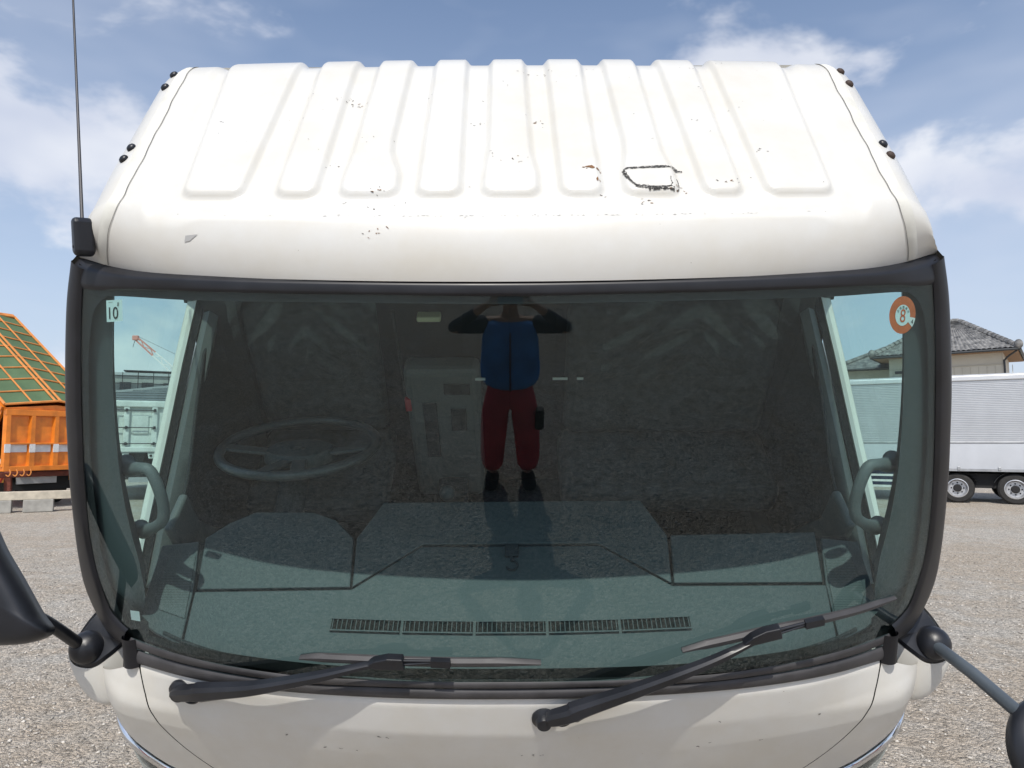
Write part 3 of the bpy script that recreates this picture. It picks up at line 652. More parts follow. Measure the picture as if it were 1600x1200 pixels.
# ---- aerial on the left roof corner
mb = MB(); A = Vector((-1.022, 1.640, 2.168)); ax = Vector((.03, -.22, .95)).normalized()
base = [(-.028, -.05), (-.024, -.066), (0, -.072), (.024, -.066), (.028, -.05), (.026, .05), (.018, .066), (-.018, .066), (-.026, .05)]
xx = Vector((.75, -.66, 0)); xx = (xx - ax * xx.dot(ax)).normalized(); nn = xx.cross(ax); nn = nn if nn.y < 0 else -nn
M = Matrix([[xx.x * .55, ax.x * .66, nn.x * .7, A.x], [xx.y * .55, ax.y * .66, nn.y * .7, A.y], [xx.z * .55, ax.z * .66, nn.z * .7, A.z + .002], [0, 0, 0, 1]])
M = M @ Matrix.Translation((0, 0, -.035))
mb.prism(base, M, .065); aer = obj('aerial_base', mb, black_pl, truck, bevel=.011, bseg=4, xf=WLD)
mb = MB(); mb.lathe([(.006, .064), (.006, .0665), (0, .067)], 10, M @ Matrix.Translation((-.002, -.038, 0))); obj('screw', mb, steel, aer, smooth=True, xf=WLD)
mb = MB(); mb.tube([(-1.022, 1.638, 2.185), (-1.028, 1.645, 2.21), (-1.101, 1.72, 2.524), (-1.193, 1.82, 2.88), (-1.229, 1.86, 3.019)], [.007, .0042, .0034, .0028, .0028], 8); obj('aerial_rod', mb, steel, aer, smooth=True, xf=WLD)

# ---- wipers
def wiper(piv, arm, blade, lab):
    p0 = Vector(piv); fw = Vector((0, -.93, .36))
    w = MB(); M = Matrix.Translation(p0) @ fw.to_track_quat('Z', 'Y').to_matrix().to_4x4()
    w.lathe([(.032, 0), (.032, .010), (.026, .015), (.022, .018), (.021, .026), (.018, .033), (0, .034)], 22, M)
    root = obj('wiper', w, black_pl, truck, smooth=40, xf=CAB, label=lab)
    a = spline(arm, 6); n = len(a); mb = MB(); V = []; F = []
    for i, q in enumerate(a):
        t = i / (n - 1); d = (a[min(i + 1, n - 1)] - a[max(i - 1, 0)]).normalized(); x = d.cross(fw).normalized(); up = x.cross(d).normalized(); up = up if up.dot(fw) > 0 else -up
        hw = interp(t, [0, .04, .2, .22, .75, .8, 1], [.016, .022, .022, .026, .010, .0075, .0065]); hh = interp(t, [0, .2, .75, 1], [.012, .015, .010, .006])
        V += [q - x * hw - up * hh, q - x * hw * .98 + up * hh * .45, q - x * hw * .55 + up * hh, q + x * hw * .55 + up * hh, q + x * hw * .98 + up * hh * .45, q + x * hw - up * hh]
    for i in range(n - 1):
        for j in range(6): F.append((i * 6 + j, i * 6 + (j + 1) % 6, (i + 1) * 6 + (j + 1) % 6, (i + 1) * 6 + j))
    F += [(5, 4, 3, 2, 1, 0), tuple((n - 1) * 6 + j for j in range(6))]
    mb.add(V, F); obj('wiper_arm', mb, black_pl, root, smooth=35, xf=CAB)
    # loop of washer hose under the arm's root
    q0, q1 = a[2], a[int(n * .22)]; mb = MB(); dn = Vector((0, -.2, -.98)) * .035
    mb.tube(spline([q0 + dn * .3, q0.lerp(q1, .35) + dn, q0.lerp(q1, .75) + dn, q1 + dn * .35], 6), .0035, 8); obj('washer_hose', mb, rubber, root, smooth=True, xf=CAB)
    # blade : flat beam with a raised centre mount, and the rubber lip under it
    b = spline(blade, 8); n = len(b); mb = MB(); V = []; F = []; lip = []
    for i, q in enumerate(b):
        t = i / (n - 1); d = (b[min(i + 1, n - 1)] - b[max(i - 1, 0)]).normalized(); x = d.cross(fw).normalized(); up = x.cross(d).normalized(); up = up if up.dot(fw) > 0 else -up
        if x.z < 0: x = -x
        hw = .013 * min(1, .35 + 6 * min(t, 1 - t)); V += [q - x * hw - up * .004, q - x * hw + up * .003, q - x * hw * .2 + up * .012, q + x * hw * .5 + up * .012, q + x * hw + up * .003, q + x * hw - up * .004]; lip.append(q - up * .008)
    for i in range(n - 1):
        for j in range(6): F.append((i * 6 + j, i * 6 + (j + 1) % 6, (i + 1) * 6 + (j + 1) % 6, (i + 1) * 6 + j))
    F += [(5, 4, 3, 2, 1, 0), tuple((n - 1) * 6 + j for j in range(6))]
    mb.add(V, F); bl = obj('wiper_blade', mb, grey_rub, root, smooth=35, xf=CAB)
    mb = MB(); c = a[-1]; k = min(range(n), key=lambda i: (b[i] - c).length); d = (b[min(k + 2, n - 1)] - b[max(k - 2, 0)]).normalized(); x = d.cross(fw).normalized(); x = x if x.z > 0 else -x; up = fw
    M = Matrix([[d.x, x.x, up.x, c.x], [d.y, x.y, up.y, c.y], [d.z, x.z, up.z, c.z], [0, 0, 0, 1]])
    mb.prism([(-.07, -.008), (-.045, .008), (-.01, .018), (.03, .018), (.034, -.014), (-.04, -.016)], M @ Matrix.Translation((0, 0, -.012)), .026); obj('blade_mount', mb, black_pl, root, bevel=.003, xf=CAB)
    mb = MB()
    for o_ in (-.006, .006): mb.tube([M @ Vector((.03, o_, 0)), M @ Vector((.10, o_ * .5 + .002, -.004))], .004, 8)
    mb.box(M @ Vector((.125, .002, -.002)), (.05, .02, .016), M.to_3x3()); obj('blade_bridge', mb, black_pl, root, smooth=35, xf=CAB)
wiper((-.912, wy(.912, -1.05), -1.05), [(-.925, -.448, -1.046), (-.86, -.462, -1.008), (-.788, -.472, -.978), (-.665, -.484, -.935), (-.487, -.482, -.877), (-.37, -.47, -.845), (-.30, -.464, -.836)], [(-.545, -.430, -.869), (-.40, -.446, -.854), (-.20, -.458, -.848), (.079, -.460, -.847)], 'left wiper lying along the foot of the screen')
wiper((.088, wy(.088, -1.018), -1.018), [(.098, -.548, -.985), (.15, -.545, -.962), (.194, -.536, -.943), (.331, -.512, -.893), (.496, -.472, -.844), (.60, -.438, -.812), (.66, -.415, -.795)], [(.442, -.432, -.841), (.56, -.414, -.826), (.669, -.395, -.814), (.792, -.371, -.812), (.94, -.325, -.832), (1.06, -.272, -.858)], 'right wiper slanting up to the lower right corner of the screen')

# ---- sides : A-pillar, doors, B-pillar
def sx(z): return 1.06 - .17 * max(z, -1.06)
def belt(y): return interp(y, [-.2, .092, .36, .584, .79, .95], [-1.20, -1.061, -.879, -.719, -.587, -.50])
for s in (-1, 1):
    mb = MB()
    so = [(-x * s, z) for x, z in SIDE_OUT[:7]]
    A = [P(x, z, .045) for x, z in so]; B = [P(x, z, .12) + Vector((-s * .01, 0, 0)) for x, z in so]; C = [P(x, z, .12) + Vector((-s * .055, 0, 0)) for x, z in so]
    rows = [resample(q, 24) for q in (A, B, C)]
    mb.add([p for r in rows for p in r], [(i, i + 1, 24 + i + 1, 24 + i) for i in range(23)] + [(24 + i, 24 + i + 1, 48 + i + 1, 48 + i) for i in range(23)]); obj('a_pillar', mb, white, truck, smooth='all', xf=CAB)
    # inside trim of the A-pillar, seen through the screen
    inn = [(-.981, -.10), (-.993, -.168), (-1.016, -.316), (-1.032, -.477), (-1.036, -.60), (-1.030, -.70), (-1.020, -.79), (-1.03, -.90), (-1.09, -1.01)]
    outr = [(-1.07, -.06), (-1.09, -.168), (-1.12, -.316), (-1.14, -.477), (-1.155, -.60), (-1.165, -.70), (-1.17, -.79), (-1.16, -.90), (-1.12, -1.02)]
    mb = MB(); ribbon(mb, [P(-s * x, z, .03) for x, z in outr], [P(-s * x, z, .055) for x, z in inn], .014, 40, 8, pw=.8)
    ribbon(mb, [P(-s * x, z, .0552) for x, z in inn], [P(-s * x, z, .125) + Vector((s * .025, 0, 0)) for x, z in inn], .001, 40, 2)
    obj('pillar_trim', mb, trim_mid, truck, smooth=50, xf=CAB)
    # grab handle
    hp = [(-1.085, .012, -.606), (-1.045, -.035, -.578), (-.99, -.064, -.545), (-.962, -.075, -.545), (-.945, -.098, -.585), (-.942, -.118, -.64), (-.952, -.133, -.68), (-.985, -.128, -.715), (-1.04, -.105, -.765), (-1.075, -.075, -.79)]
    hp = [(-x * s, y, z) for x, y, z in hp]
    mb = MB(); q = spline(hp, 6); n = len(q); mb.tube(q, [interp(i / (n - 1), [0, .12, .2, .8, .88, 1], [.025, .022, .0155, .0155, .022, .025]) for i in range(n)], 14); obj('grab_handle', mb, trim_grey, truck, smooth=True, xf=CAB)
    # door
    ys = list(np.linspace(-.05, .86, 24))
    door = MB(); V = []
    for y in ys:
        zb = belt(y) - .004
        for q in np.linspace(0, 1, 8):
            z = zb + (-1.70 - zb) * q; V.append(Vector((s * (sx(z) + .03 * math.sin(math.pi * min(1, q * 1.4)) + .012), y, z)))
    door.add(V, [(j * 8 + i, j * 8 + i + 1, (j + 1) * 8 + i + 1, (j + 1) * 8 + i) for j in range(23) for i in range(7)])
    for a, b in zip(ys, ys[1:]):   # painted lip along the window sill
        for w0, w1, d0, d1 in ((.012, -.022, -.004, .002), (-.022, -.022, .002, -.03)):
            pts = [Vector((s * (sx(belt(yy)) + w), yy, belt(yy) + d)) for yy, w, d in ((a, w0, d0), (a, w1, d1), (b, w1, d1), (b, w0, d0))]; door.add(pts, [(0, 1, 2, 3)])
    dr = obj('door', door, white, truck, smooth=40, xf=CAB, weld=True)
    mb = MB()
    for a, b in zip(ys, ys[1:]):
        pts = [Vector((s * (sx(belt(yy)) + w), yy, belt(yy) + d)) for yy, w, d in ((a, -.022, -.006), (a, -.05, -.004), (b, -.05, -.004), (b, -.022, -.006))]; mb.add(pts, [(0, 1, 2, 3)])
    obj('sill_seal', mb, line_dark, dr, xf=CAB, weld=True)
    mb = MB(); mb.bar((s * 1.245, .62, -1.22), (s * 1.245, .76, -1.19), .03, .035); mb.bar((s * 1.245, .62, -1.22), (s * 1.28, .66, -1.21), .02, .03); mb.bar((s * 1.245, .76, -1.19), (s * 1.28, .72, -1.20), .02, .03); obj('door_handle', mb, black_pl, dr, bevel=.004, xf=CAB)
    # window frame, glass
    mb = MB(); mb.bar((s * sx(-.17), .20, -.175), (s * sx(-.15), .84, -.15), .03, .06); mb.bar((s * sx(-.15), .815, -.12), (s * sx(-.6), .815, -.60), .05, .05); obj('window_frame', mb, black_pl, dr, xf=CAB)
    def gp(u, v):
        y = .12 + .70 * u; zb = belt(y) - .02; zt = -.16
        yf = max(y, 0); z = zb + (zt - zb) * v
        ymin = wy(1.1, z) + .06; y2 = ymin + (.82 - ymin) * u; zb = belt(y2) - .02; z = zb + (zt - zb) * v
        return Vector((s * (sx(z) - .006), y2, z))
    mb = MB(); mb.grid(gp, 12, 10); obj('door_glass', mb, door_glass, dr, smooth='all', xf=CAB)
    # inner door trim with a large dark inset
    dtrim = MB(); V = []
    for y in ys:
        zt = belt(y) - .008
        V += [Vector((s * (sx(belt(y)) - .05), y, zt - .004)), Vector((s * (sx(belt(y)) - .075), y, zt + .004)), Vector((s * (sx(belt(y)) - .10), y, zt - .02)), Vector((s * 1.10, y, zt - .12)), Vector((s * 1.10, y, -1.70))]
    dtrim.add(V, [(j * 5 + i, j * 5 + i + 1, (j + 1) * 5 + i + 1, (j + 1) * 5 + i) for j in range(23) for i in range(4)]); dt = obj('door_trim', dtrim, trim_grey, dr, smooth=40, xf=CAB)
    mb = MB(); pl = [(.14, -1.0), (.16, -.97), (.27, -.92), (.45, -.80), (.62, -.70), (.80, -.645), (.80, -1.6), (.40, -1.5), (.25, -1.2)]
    mb.prism([(y, z) for y, z in pl], Matrix(((0, 0, -s, s * 1.0985), (1, 0, 0, 0), (0, 1, 0, 0), (0, 0, 0, 1))), .012); obj('door_inset', mb, trim_dark, dr, bevel=.006, xf=CAB)
    mb = MB(); mb.box((s * 1.095, .12, -1.04), (.03, .15, .17)); obj('switch_panel', mb, trim_grey, truck, bevel=.012, bseg=3, xf=CAB)
    # B-pillar and rear quarter
    mb = MB(); V = []
    for z in np.linspace(-.14, -1.75, 12): V += [Vector((s * (sx(z) + .012), .805, z)), Vector((s * (sx(z) + .008), .90, z)), Vector((s * (sx(z) - .10), .93, z))]
    mb.add(V, [(j * 3 + i, j * 3 + i + 1, (j + 1) * 3 + i + 1, (j + 1) * 3 + i) for j in range(11) for i in range(2)]); obj('b_pillar', mb, white, truck, smooth='all', xf=CAB)
    mb = MB(); mb.bar((s * 1.02, .80, -.12), (s * 1.12, .80, -1.7), .12, .08, up=(0, 1, 0)); obj('pillar_trim', mb, trim_dark, truck, xf=CAB)
# back wall, floor
mb = MB(); mb.grid(lambda u, v: Vector(((2 * u - 1) * (sx(-1.75 + 1.95 * v) - .04), .925, -1.75 + 1.93 * v)), 6, 8); obj('back_wall', mb, white, truck, xf=CAB)
mb = MB(); mb.grid(lambda u, v: Vector(((2 * u - 1) * (sx(-1.75 + 1.9 * v) - .08), .90 - .01 * math.sin(u * 20), -1.75 + 1.85 * v)), 12, 8); obj('back_trim', mb, trim_dark, truck, xf=CAB)
mb = MB(); mb.box((0, .25, -1.74), (2.44, 1.42, .06)); obj('cab_floor', mb, trim_dark, truck, xf=CAB)
mb = MB(); mb.grid(lambda u, v: P((2 * u - 1) * 1.08, -1.06 - .56 * v, .12), 30, 6); obj('bulkhead', mb, trim_dark, truck, xf=CAB)

# ---- dashboard (top about .95 below the screen's top edge)
DZ = -.95
def slab(pts, z0, t, name, m, parent, bev=.008):
    mb = MB(); mb.prism(pts, Matrix.Translation((0, 0, z0 - t)), t); return obj(name, mb, m, parent, bevel=bev, bseg=2, xf=CAB)
def glass_y(x, z, gap=.035): return wy(x, z) + gap
dash_pts = [(x, glass_y(x, DZ + .01, .03)) for x in np.linspace(-1.07, 1.07, 25)] + [(1.08, .02), (.968, .02), (.501, .011), (.43, .15), (-.415, .146), (-.487, .005), (-.639, .107), (-.826, .109), (-.961, .008), (-1.08, .0)]
dash = slab([(x, y) for x, y in dash_pts], DZ - .012, .26, 'dashboard', line_dark, truck, .02)
g = .0028
def plate(pts, name='dash_panel', m=trim_mid, z=DZ, t=.016, bev=.004): return slab(pts, z, t, name, m, dash, bev)
fr = [(x, glass_y(x, DZ, .028)) for x in np.linspace(-.905, .905, 21)]
plate(fr + [(.935, -.17 - g), (.48, -.170 - g), (.276 + g, -.026 - g), (-.272 - g, -.027 - g), (-.467, -.177 - g), (-.928, -.182 - g)], 'dash_top')
plate([(-.467 + 0, -.174 + g), (-.272, -.024 + g), (.276, -.023 + g), (.48, -.166 + g), (.498 - g, .008), (.43, .15), (-.415, .146), (-.484 + g, .004)], 'dash_panel')
plate([(-.928 + g, -.179 + g), (-.470 - g, -.174 + g), (-.489 - g, .004), (-.56, .075), (-.639, .107), (-.826, .109), (-.90, .065), (-.961 + g, .006)], 'meter_hood')
plate([(.484 + g, -.166 + g), (.932 - g, -.166 + g), (.966 - g, .018), (.503 + g, .010)], 'glovebox_lid')
grille = mat('speaker_mesh', (.05, .055, .055), .7)
nt = grille.node_tree; tcn = nt.nodes.new('ShaderNodeTexCoord'); vo = nt.nodes.new('ShaderNodeTexVoronoi'); vo.inputs['Scale'].default_value = 260; vo.inputs['Randomness'].default_value = 0
rp = nt.nodes.new('ShaderNodeValToRGB'); rp.color_ramp.elements[0].color = (.008, .008, .008, 1); rp.color_ramp.elements[1].color = (.10, .11, .11, 1); rp.color_ramp.elements[0].position = .25; rp.color_ramp.elements[1].position = .45
nt.links.new(tcn.outputs['Object'], vo.inputs['Vector']); nt.links.new(vo.outputs['Distance'], rp.inputs[0]); nt.links.new(rp.outputs[0], nt.nodes['Principled BSDF'].inputs['Base Color'])
for s in (-1, 1):
    plate([(s * x, y) for x, y in [(.912, glass_y(.912, DZ, .028)), (1.0, glass_y(1.0, DZ, .03)), (1.06, glass_y(1.06, DZ, .035)), (1.085, -.02), (.975, -.005), (.935, -.17)]], 'dash_end')
    sp = [(.925, -.275), (1.01, -.245), (1.04, -.20), (1.045, -.065), (.99, -.05), (.965, -.06), (.945, -.16)]
    slab([(s * x, y) for x, y in sp], DZ + .004, .008, 'speaker_grille', grille, dash, .003)
# defroster vents with fins
for i in range(5):
    x0 = -.505 + i * .2045; x1 = x0 + .196; yo = lambda x: -.325 + x * x * .05
    mb = MB(); mb.prism([(x0, yo(x0)), (x1, yo(x1)), (x1, yo(x1) + .032), (x0, yo(x0) + .032)], Matrix.Translation((0, 0, DZ + .0015)), .002); vt = obj('defroster_vent', mb, mat('vent_black', (.004, .004, .004), .9), dash, xf=CAB)
    mb = MB()
    for k in range(15):
        x = x0 + .006 + (x1 - x0 - .012) * k / 14; mb.box((x, yo(x) + .016, DZ + .007), (.0022, .030, .007))
    mb.bar((x0, yo(x0) - .002, DZ + .006), (x1, yo(x1) - .002, DZ + .006), .004, .008); mb.bar((x0, yo(x0) + .034, DZ + .006), (x1, yo(x1) + .034, DZ + .006), .004, .008)
    obj('vent_fins', mb, trim_mid, vt, xf=CAB)
mb = MB(); mb.grid(lambda u, v: Vector(((2 * u - 1) * .97, glass_y((2 * u - 1) * .97, DZ, .034 + .012 * v), DZ + .002 + .006 * math.sin(math.pi * v))), 40, 4); obj('dash_bead', mb, trim_dark, dash, smooth='all', xf=CAB)
# little clip with a hook in the middle of the dash
mb = MB(); mb.box((.006, -.052, DZ + .008), (.042, .046, .014)); clip = obj('hook_plate', mb, trim_dark, dash, bevel=.004, xf=CAB)
mb = MB(); mb.tube([(.006, -.075, DZ + .006), (.006, -.09, DZ + .006)], .005, 8); mb.tube([Vector((.006 + .017 * math.cos(a), -.104 + .017 * math.sin(a), DZ + .006)) for a in np.linspace(R(200), R(430), 18)], .0035, 8); obj('hook', mb, trim_dark, clip, smooth=True, xf=CAB)

# ---- steering wheel
C = Vector((-.765, .44, -.985)); nrm = Vector((0, .42, .9)).normalized(); ex = Vector((1, 0, 0)); ey = nrm.cross(ex)
ring = [C + (ex * math.cos(a) + ey * math.sin(a)) * .275 for a in np.linspace(0, 2 * math.pi, 49)]
mb = MB(); mb.tube(ring, .017, 12, cap=False); wheel_m = mat('wheel_rim', (.085, .09, .092), .3); sw = obj('steering_wheel', mb, wheel_m, truck, smooth='all', xf=CAB)
mb = MB()
for a0, a1 in ((R(170), R(195)), (R(-15), R(10)), (R(250), R(262)), (R(278), R(290))):
    am = (a0 + a1) / 2; mb.bar(C + (ex * math.cos(am) + ey * math.sin(am)) * .06 - nrm * .03, C + (ex * math.cos(am) + ey * math.sin(am)) * .268, .05, .012, up=nrm)
obj('spoke', mb, mat('spoke_grey', (.10, .105, .105), .4), sw, bevel=.004, xf=CAB)
mb = MB(); M = Matrix([[ex.x, ey.x, nrm.x, C.x], [ex.y, ey.y, nrm.y, C.y], [ex.z, ey.z, nrm.z, C.z], [0, 0, 0, 1]]); mb.lathe([(.13, -.05), (.13, -.025), (.115, -.008), (.06, 0), (0, .002)], 28, M @ Matrix.Diagonal((1, .75, 1, 1))); obj('horn_pad', mb, trim_mid, sw, smooth=40, xf=CAB)
mb = MB(); mb.tube([C - nrm * .03, Vector((-.765, -.05, -1.12))], .05, 14); obj('steering_column', mb, trim_dark, sw, smooth=True, xf=CAB)

# ---- seats and the panel between them
def seat(x0, x1, zc, yf, name_lab):
    mb = MB(); mb.box(((x0 + x1) / 2, (yf + .80) / 2, zc - .07), (x1 - x0, .80 - yf, .15)); st = obj('seat_cushion', mb, cloth, truck, bevel=.05, bseg=4, smooth='all', xf=CAB)
    mb = MB(); mb.bar(((x0 + x1) / 2, .76, zc + .02), ((x0 + x1) / 2, .83, zc + .62), x1 - x0 - .04, .12, up=(0, -1, 0)); obj('backrest', mb, cloth, truck, bevel=.05, bseg=4, smooth='all', xf=CAB)
    mb = MB(); mb.bar(((x0 + x1) / 2, .80, zc + .66), ((x0 + x1) / 2, .83, zc + .84), .28, .09, up=(0, -1, 0)); obj('headrest', mb, cloth, truck, bevel=.035, bseg=4, smooth='all', xf=CAB)
seat(-1.02, -.48, -1.22, .36, 'driver'); seat(.20, 1.06, -1.24, .42, 'mate')
mb = MB(); mb.box((-.255, .70, -1.17), (.29, .10, .72)); cs = obj('centre_console', mb, trim_grey, truck, bevel=.03, bseg=3, xf=CAB)
for c, d in (((-.31, .648, -1.12), (.055, .006, .30)), ((-.20, .648, -.90), (.10, .006, .055)), ((-.20, .648, -1.06), (.06, .006, .12))):
    mb = MB(); mb.box(c, d); obj('console_pocket', mb, trim_dark, cs, bevel=.02, bseg=3, xf=CAB)
mb = MB(); mb.box((-.24, .60, -1.46), (.13, .12, .13)); obj('gear_box', mb, trim_dark, cs, bevel=.02, xf=CAB)
mb = MB(); mb.sphere((-.262, .56, -1.40), .034, 14, 10); mb.tube([(-.262, .56, -1.40), (-.262, .60, -1.56)], .01, 8); obj('gear_knob', mb, trim_grey, cs, smooth=True, xf=CAB)
mb = MB(); mb.box((-.392, .66, -.985), (.026, .02, .065)); obj('buckle', mb, mat('red_plastic', (.45, .02, .03), .4), truck, bevel=.005, xf=CAB)
mb = MB(); mb.tube([(-.40, .67, -.95), (-.42, .74, -.60)], .006, 8); obj('belt_strap', mb, trim_dark, truck, xf=CAB)
mb = MB(); mb.box((-.285, .70, -.60), (.085, .04, .022)); obj('room_lamp', mb, mat('lamp_cover', (.75, .73, .50), .4), truck, bevel=.006, xf=CAB)
film = glass_mat('plastic_film', (.95, .95, .95), refl=1.0)
fn_ = lambda u, v, x0, x1, k: Vector((x0 + (x1 - x0) * u, .66 + .012 * math.sin(14 * (abs(u - .5) * 1.6 + .55 * v) + k) + .005 * math.sin(37 * (abs(u - .5) * 1.2 + .8 * v) + 5 * u), -.85 + .40 * v))
for x0, x1, k in ((.34, 1.0, 0), (-.98, -.46, 2.1)):
    mb = MB(); mb.grid(lambda u, v: fn_(u, v, x0, x1, k), 60, 40); obj('seat_film', mb, film, truck, smooth='all', xf=CAB, label='crumpled clear plastic film over the seat back')
for x, w in ((-.36, .045), (-.115, .06), (.19, .07), (.265, .03)):
    mb = MB(); mb.box((x, .655, -.855 - .02 * (x < -.3)), (w * .8, .004, .010)); obj('seat_tag', mb, mat('tag_white', (.8, .8, .78), .6), truck, xf=CAB)
# sun visors folded up under the header
for s in (-1, 1):
    mb = MB(); V = []
    mb.box((s * .50, .26, .02), (.70, .20, .03)); obj('sun_visor', mb, trim_dark, truck, bevel=.012, xf=CAB)

# ---- stickers on the inside of the glass
def sticker(quad, name, m, parent, off=.003, nu=6, nv=6):
    q = quad
    def pt(u, v):
        x = (q[3][0] * (1 - u) + q[2][0] * u) * (1 - v) + (q[0][0] * (1 - u) + q[1][0] * u) * v
        z = (q[3][1] * (1 - u) + q[2][1] * u) * (1 - v) + (q[0][1] * (1 - u) + q[1][1] * u) * v
        return x, z
    return pt
def on_glass(pt, V, off): return [P(*pt(u, v), off) for u, v in V]
paper = mat('sticker_white', (.72, .80, .78), .6); ink = mat('sticker_ink', (.01, .012, .014), .7)
q = [(-.977, -.101), (-.928, -.089), (-.932, -.133), (-.981, -.146)]; pt = sticker(q, 'a', paper, truck)
mb = MB(); mb.grid(lambda u, v: P(*pt(u, v), .0045), 6, 6); stk = obj('screen_sticker', mb, paper, truck, xf=CAB, label='square pale screen sticker with the number 10')
def letters(txt, u0, u1, v0, v1, parent, m, ptf, off):
    V, F = text_mesh(txt, 1.0); xs = [p[0] for p in V]; ys = [p[1] for p in V]; a, b, c, d = min(xs), max(xs), min(ys), max(ys)
    mb = MB(); mb.add([P(*ptf(u0 + (u1 - u0) * (p[0] - a) / (b - a), v0 + (v1 - v0) * (p[1] - c) / (d - c)), off) for p in V], F); return obj('lettering', mb, m, parent, xf=CAB)
letters('10', .17, .74, .14, .70, stk, ink, pt, .0030); letters('8', .70, .80, .72, .90, stk, ink, pt, .0030)
mb = MB(); mb.add(on_glass(pt, [(.16, .915), (.42, .915), (.42, .93), (.16, .93)], .003), [(0, 1, 2, 3)]); obj('rule', mb, ink, stk, xf=CAB)
# round orange inspection sticker
cx, cz, rx, rz = .9605, -.1355, .0405, .0385
def rpt(u, v): return cx + u * rx, cz + v * rz - u * .010
def disc(r0, r1, a0, a1, n, off, name, m, parent):
    mb = MB(); V = []
    for i in range(n + 1):
        a = a0 + (a1 - a0) * i / n
        for r in (r0, r1): V.append(P(*rpt(r * math.cos(a), r * math.sin(a)), off))
    mb.add(V, [(2 * i, 2 * i + 1, 2 * i + 3, 2 * i + 2) for i in range(n)]); return obj(name, mb, m, parent, xf=CAB)
orange_st = mat('sticker_orange', (.62, .13, .035), .6, noise=(90, .12))
rs = disc(0, 1, 0, 2 * math.pi, 40, .0045, 'round_sticker', orange_st, truck); rs['label'] = 'round orange screen sticker with the number 8'
disc(0, .56, 0, 2 * math.pi, 32, .0037, 'sticker_centre', paper, rs)
disc(.56, 1.0, R(-38), R(-8), 8, .0037, 'sticker_tab', mat('sticker_tab', (.80, .80, .76), .6), rs)
letters('8', -.20, .20, -.36, .34, rs, mat('sticker_red', (.65, .12, .03), .6), rpt, .0028); letters('4', .66, .84, -.44, -.20, rs, ink, rpt, .0028)
mb = MB()
for i, ch in enumerate('点検整備済'):
    try: V, F = text_mesh(ch, 1.0)
    except Exception: continue
    if not V: continue
    a = R(150 - 30 * i); xs = [p[0] for p in V]; ys = [p[1] for p in V]; mx_, my_ = (min(xs) + max(xs)) / 2, (min(ys) + max(ys)) / 2; sc = .17
    for p_ in [0]:
        W = []
        for p in V:
            lx, ly = (p[0] - mx_) * sc, (p[1] - my_) * sc; t = a - math.pi / 2; W.append(P(*rpt(.44 * math.cos(a) * 1.0 + lx * math.cos(t) - ly * math.sin(t), .44 * math.sin(a) + lx * math.sin(t) + ly * math.cos(t)), .0028))
        mb.add(W, F)
if mb.v: obj('lettering', mb, ink, rs, xf=CAB)
# small plain white label low on the left
q2 = [(-1.054, -.885), (-1.018, -.869), (-1.022, -.902), (-1.058, -.917)]; pt2 = sticker(q2, 'b', paper, truck)
mb = MB(); mb.grid(lambda u, v: P(*pt2(u, v), .0045), 4, 4); obj('glass_label', mb, mat('label_white', (.8, .8, .8), .6), truck, xf=CAB, label='small white label low on the left of the screen')

# ---- chassis under the tipped cab (hidden from the front)
for s in (-1, 1):
    mb = MB(); mb.box((s * .43, 6.0, .86), (.08, 7.0, .25)); obj('chassis_rail', mb, steel, truck, xf=WLD)
    for yw in (3.45, 8.2):
        mb = MB(); M = Matrix.Translation((s * 1.0, yw, .50)) @ Matrix.Rotation(R(90), 4, 'Y')
        mb.lathe([(.28, -.13), (.44, -.13), (.49, -.10), (.50, -.05), (.50, .05), (.49, .10), (.44, .13), (.28, .13), (.28, -.13)], 36, M); w_ = obj('wheel', mb, tyre_m, truck, smooth=30, xf=WLD)
        mb = MB(); mb.lathe([(0, -.02), (.12, -.02), (.16, .03), (.24, .03), (.285, .11), (.285, -.11)], 30, M); obj('rim', mb, mat('rim_grey', (.5, .5, .5), .4, metal=.7), w_, smooth=30, xf=WLD)
mb = MB(); mb.box((0, 3.45, .50), (1.8, .14, .14)); obj('axle', mb, steel, truck, xf=WLD)
mb = MB(); mb.box((0, 3.7, .95), (.62, 1.1, .75)); mb.box((0, 3.05, .95), (.66, .12, .8)); obj('engine', mb, steel, truck, bevel=.04, xf=WLD)
mb = MB(); mb.box((0, 2.72, .46), (2.3, .22, .32)); obj('bumper', mb, white, truck, bevel=.06, bseg=3, xf=WLD)
for s in (-1, 1):
    mb = MB(); mb.bar((s * .43, 2.75, .62), (s * .43, 2.62, .92), .07, .09); obj('cab_hinge', mb, steel, truck, xf=WLD)
mb = MB(); mb.box((0, 7.4, 1.10), (2.3, 4.6, .16)); obj('load_deck', mb, steel, truck, xf=WLD)
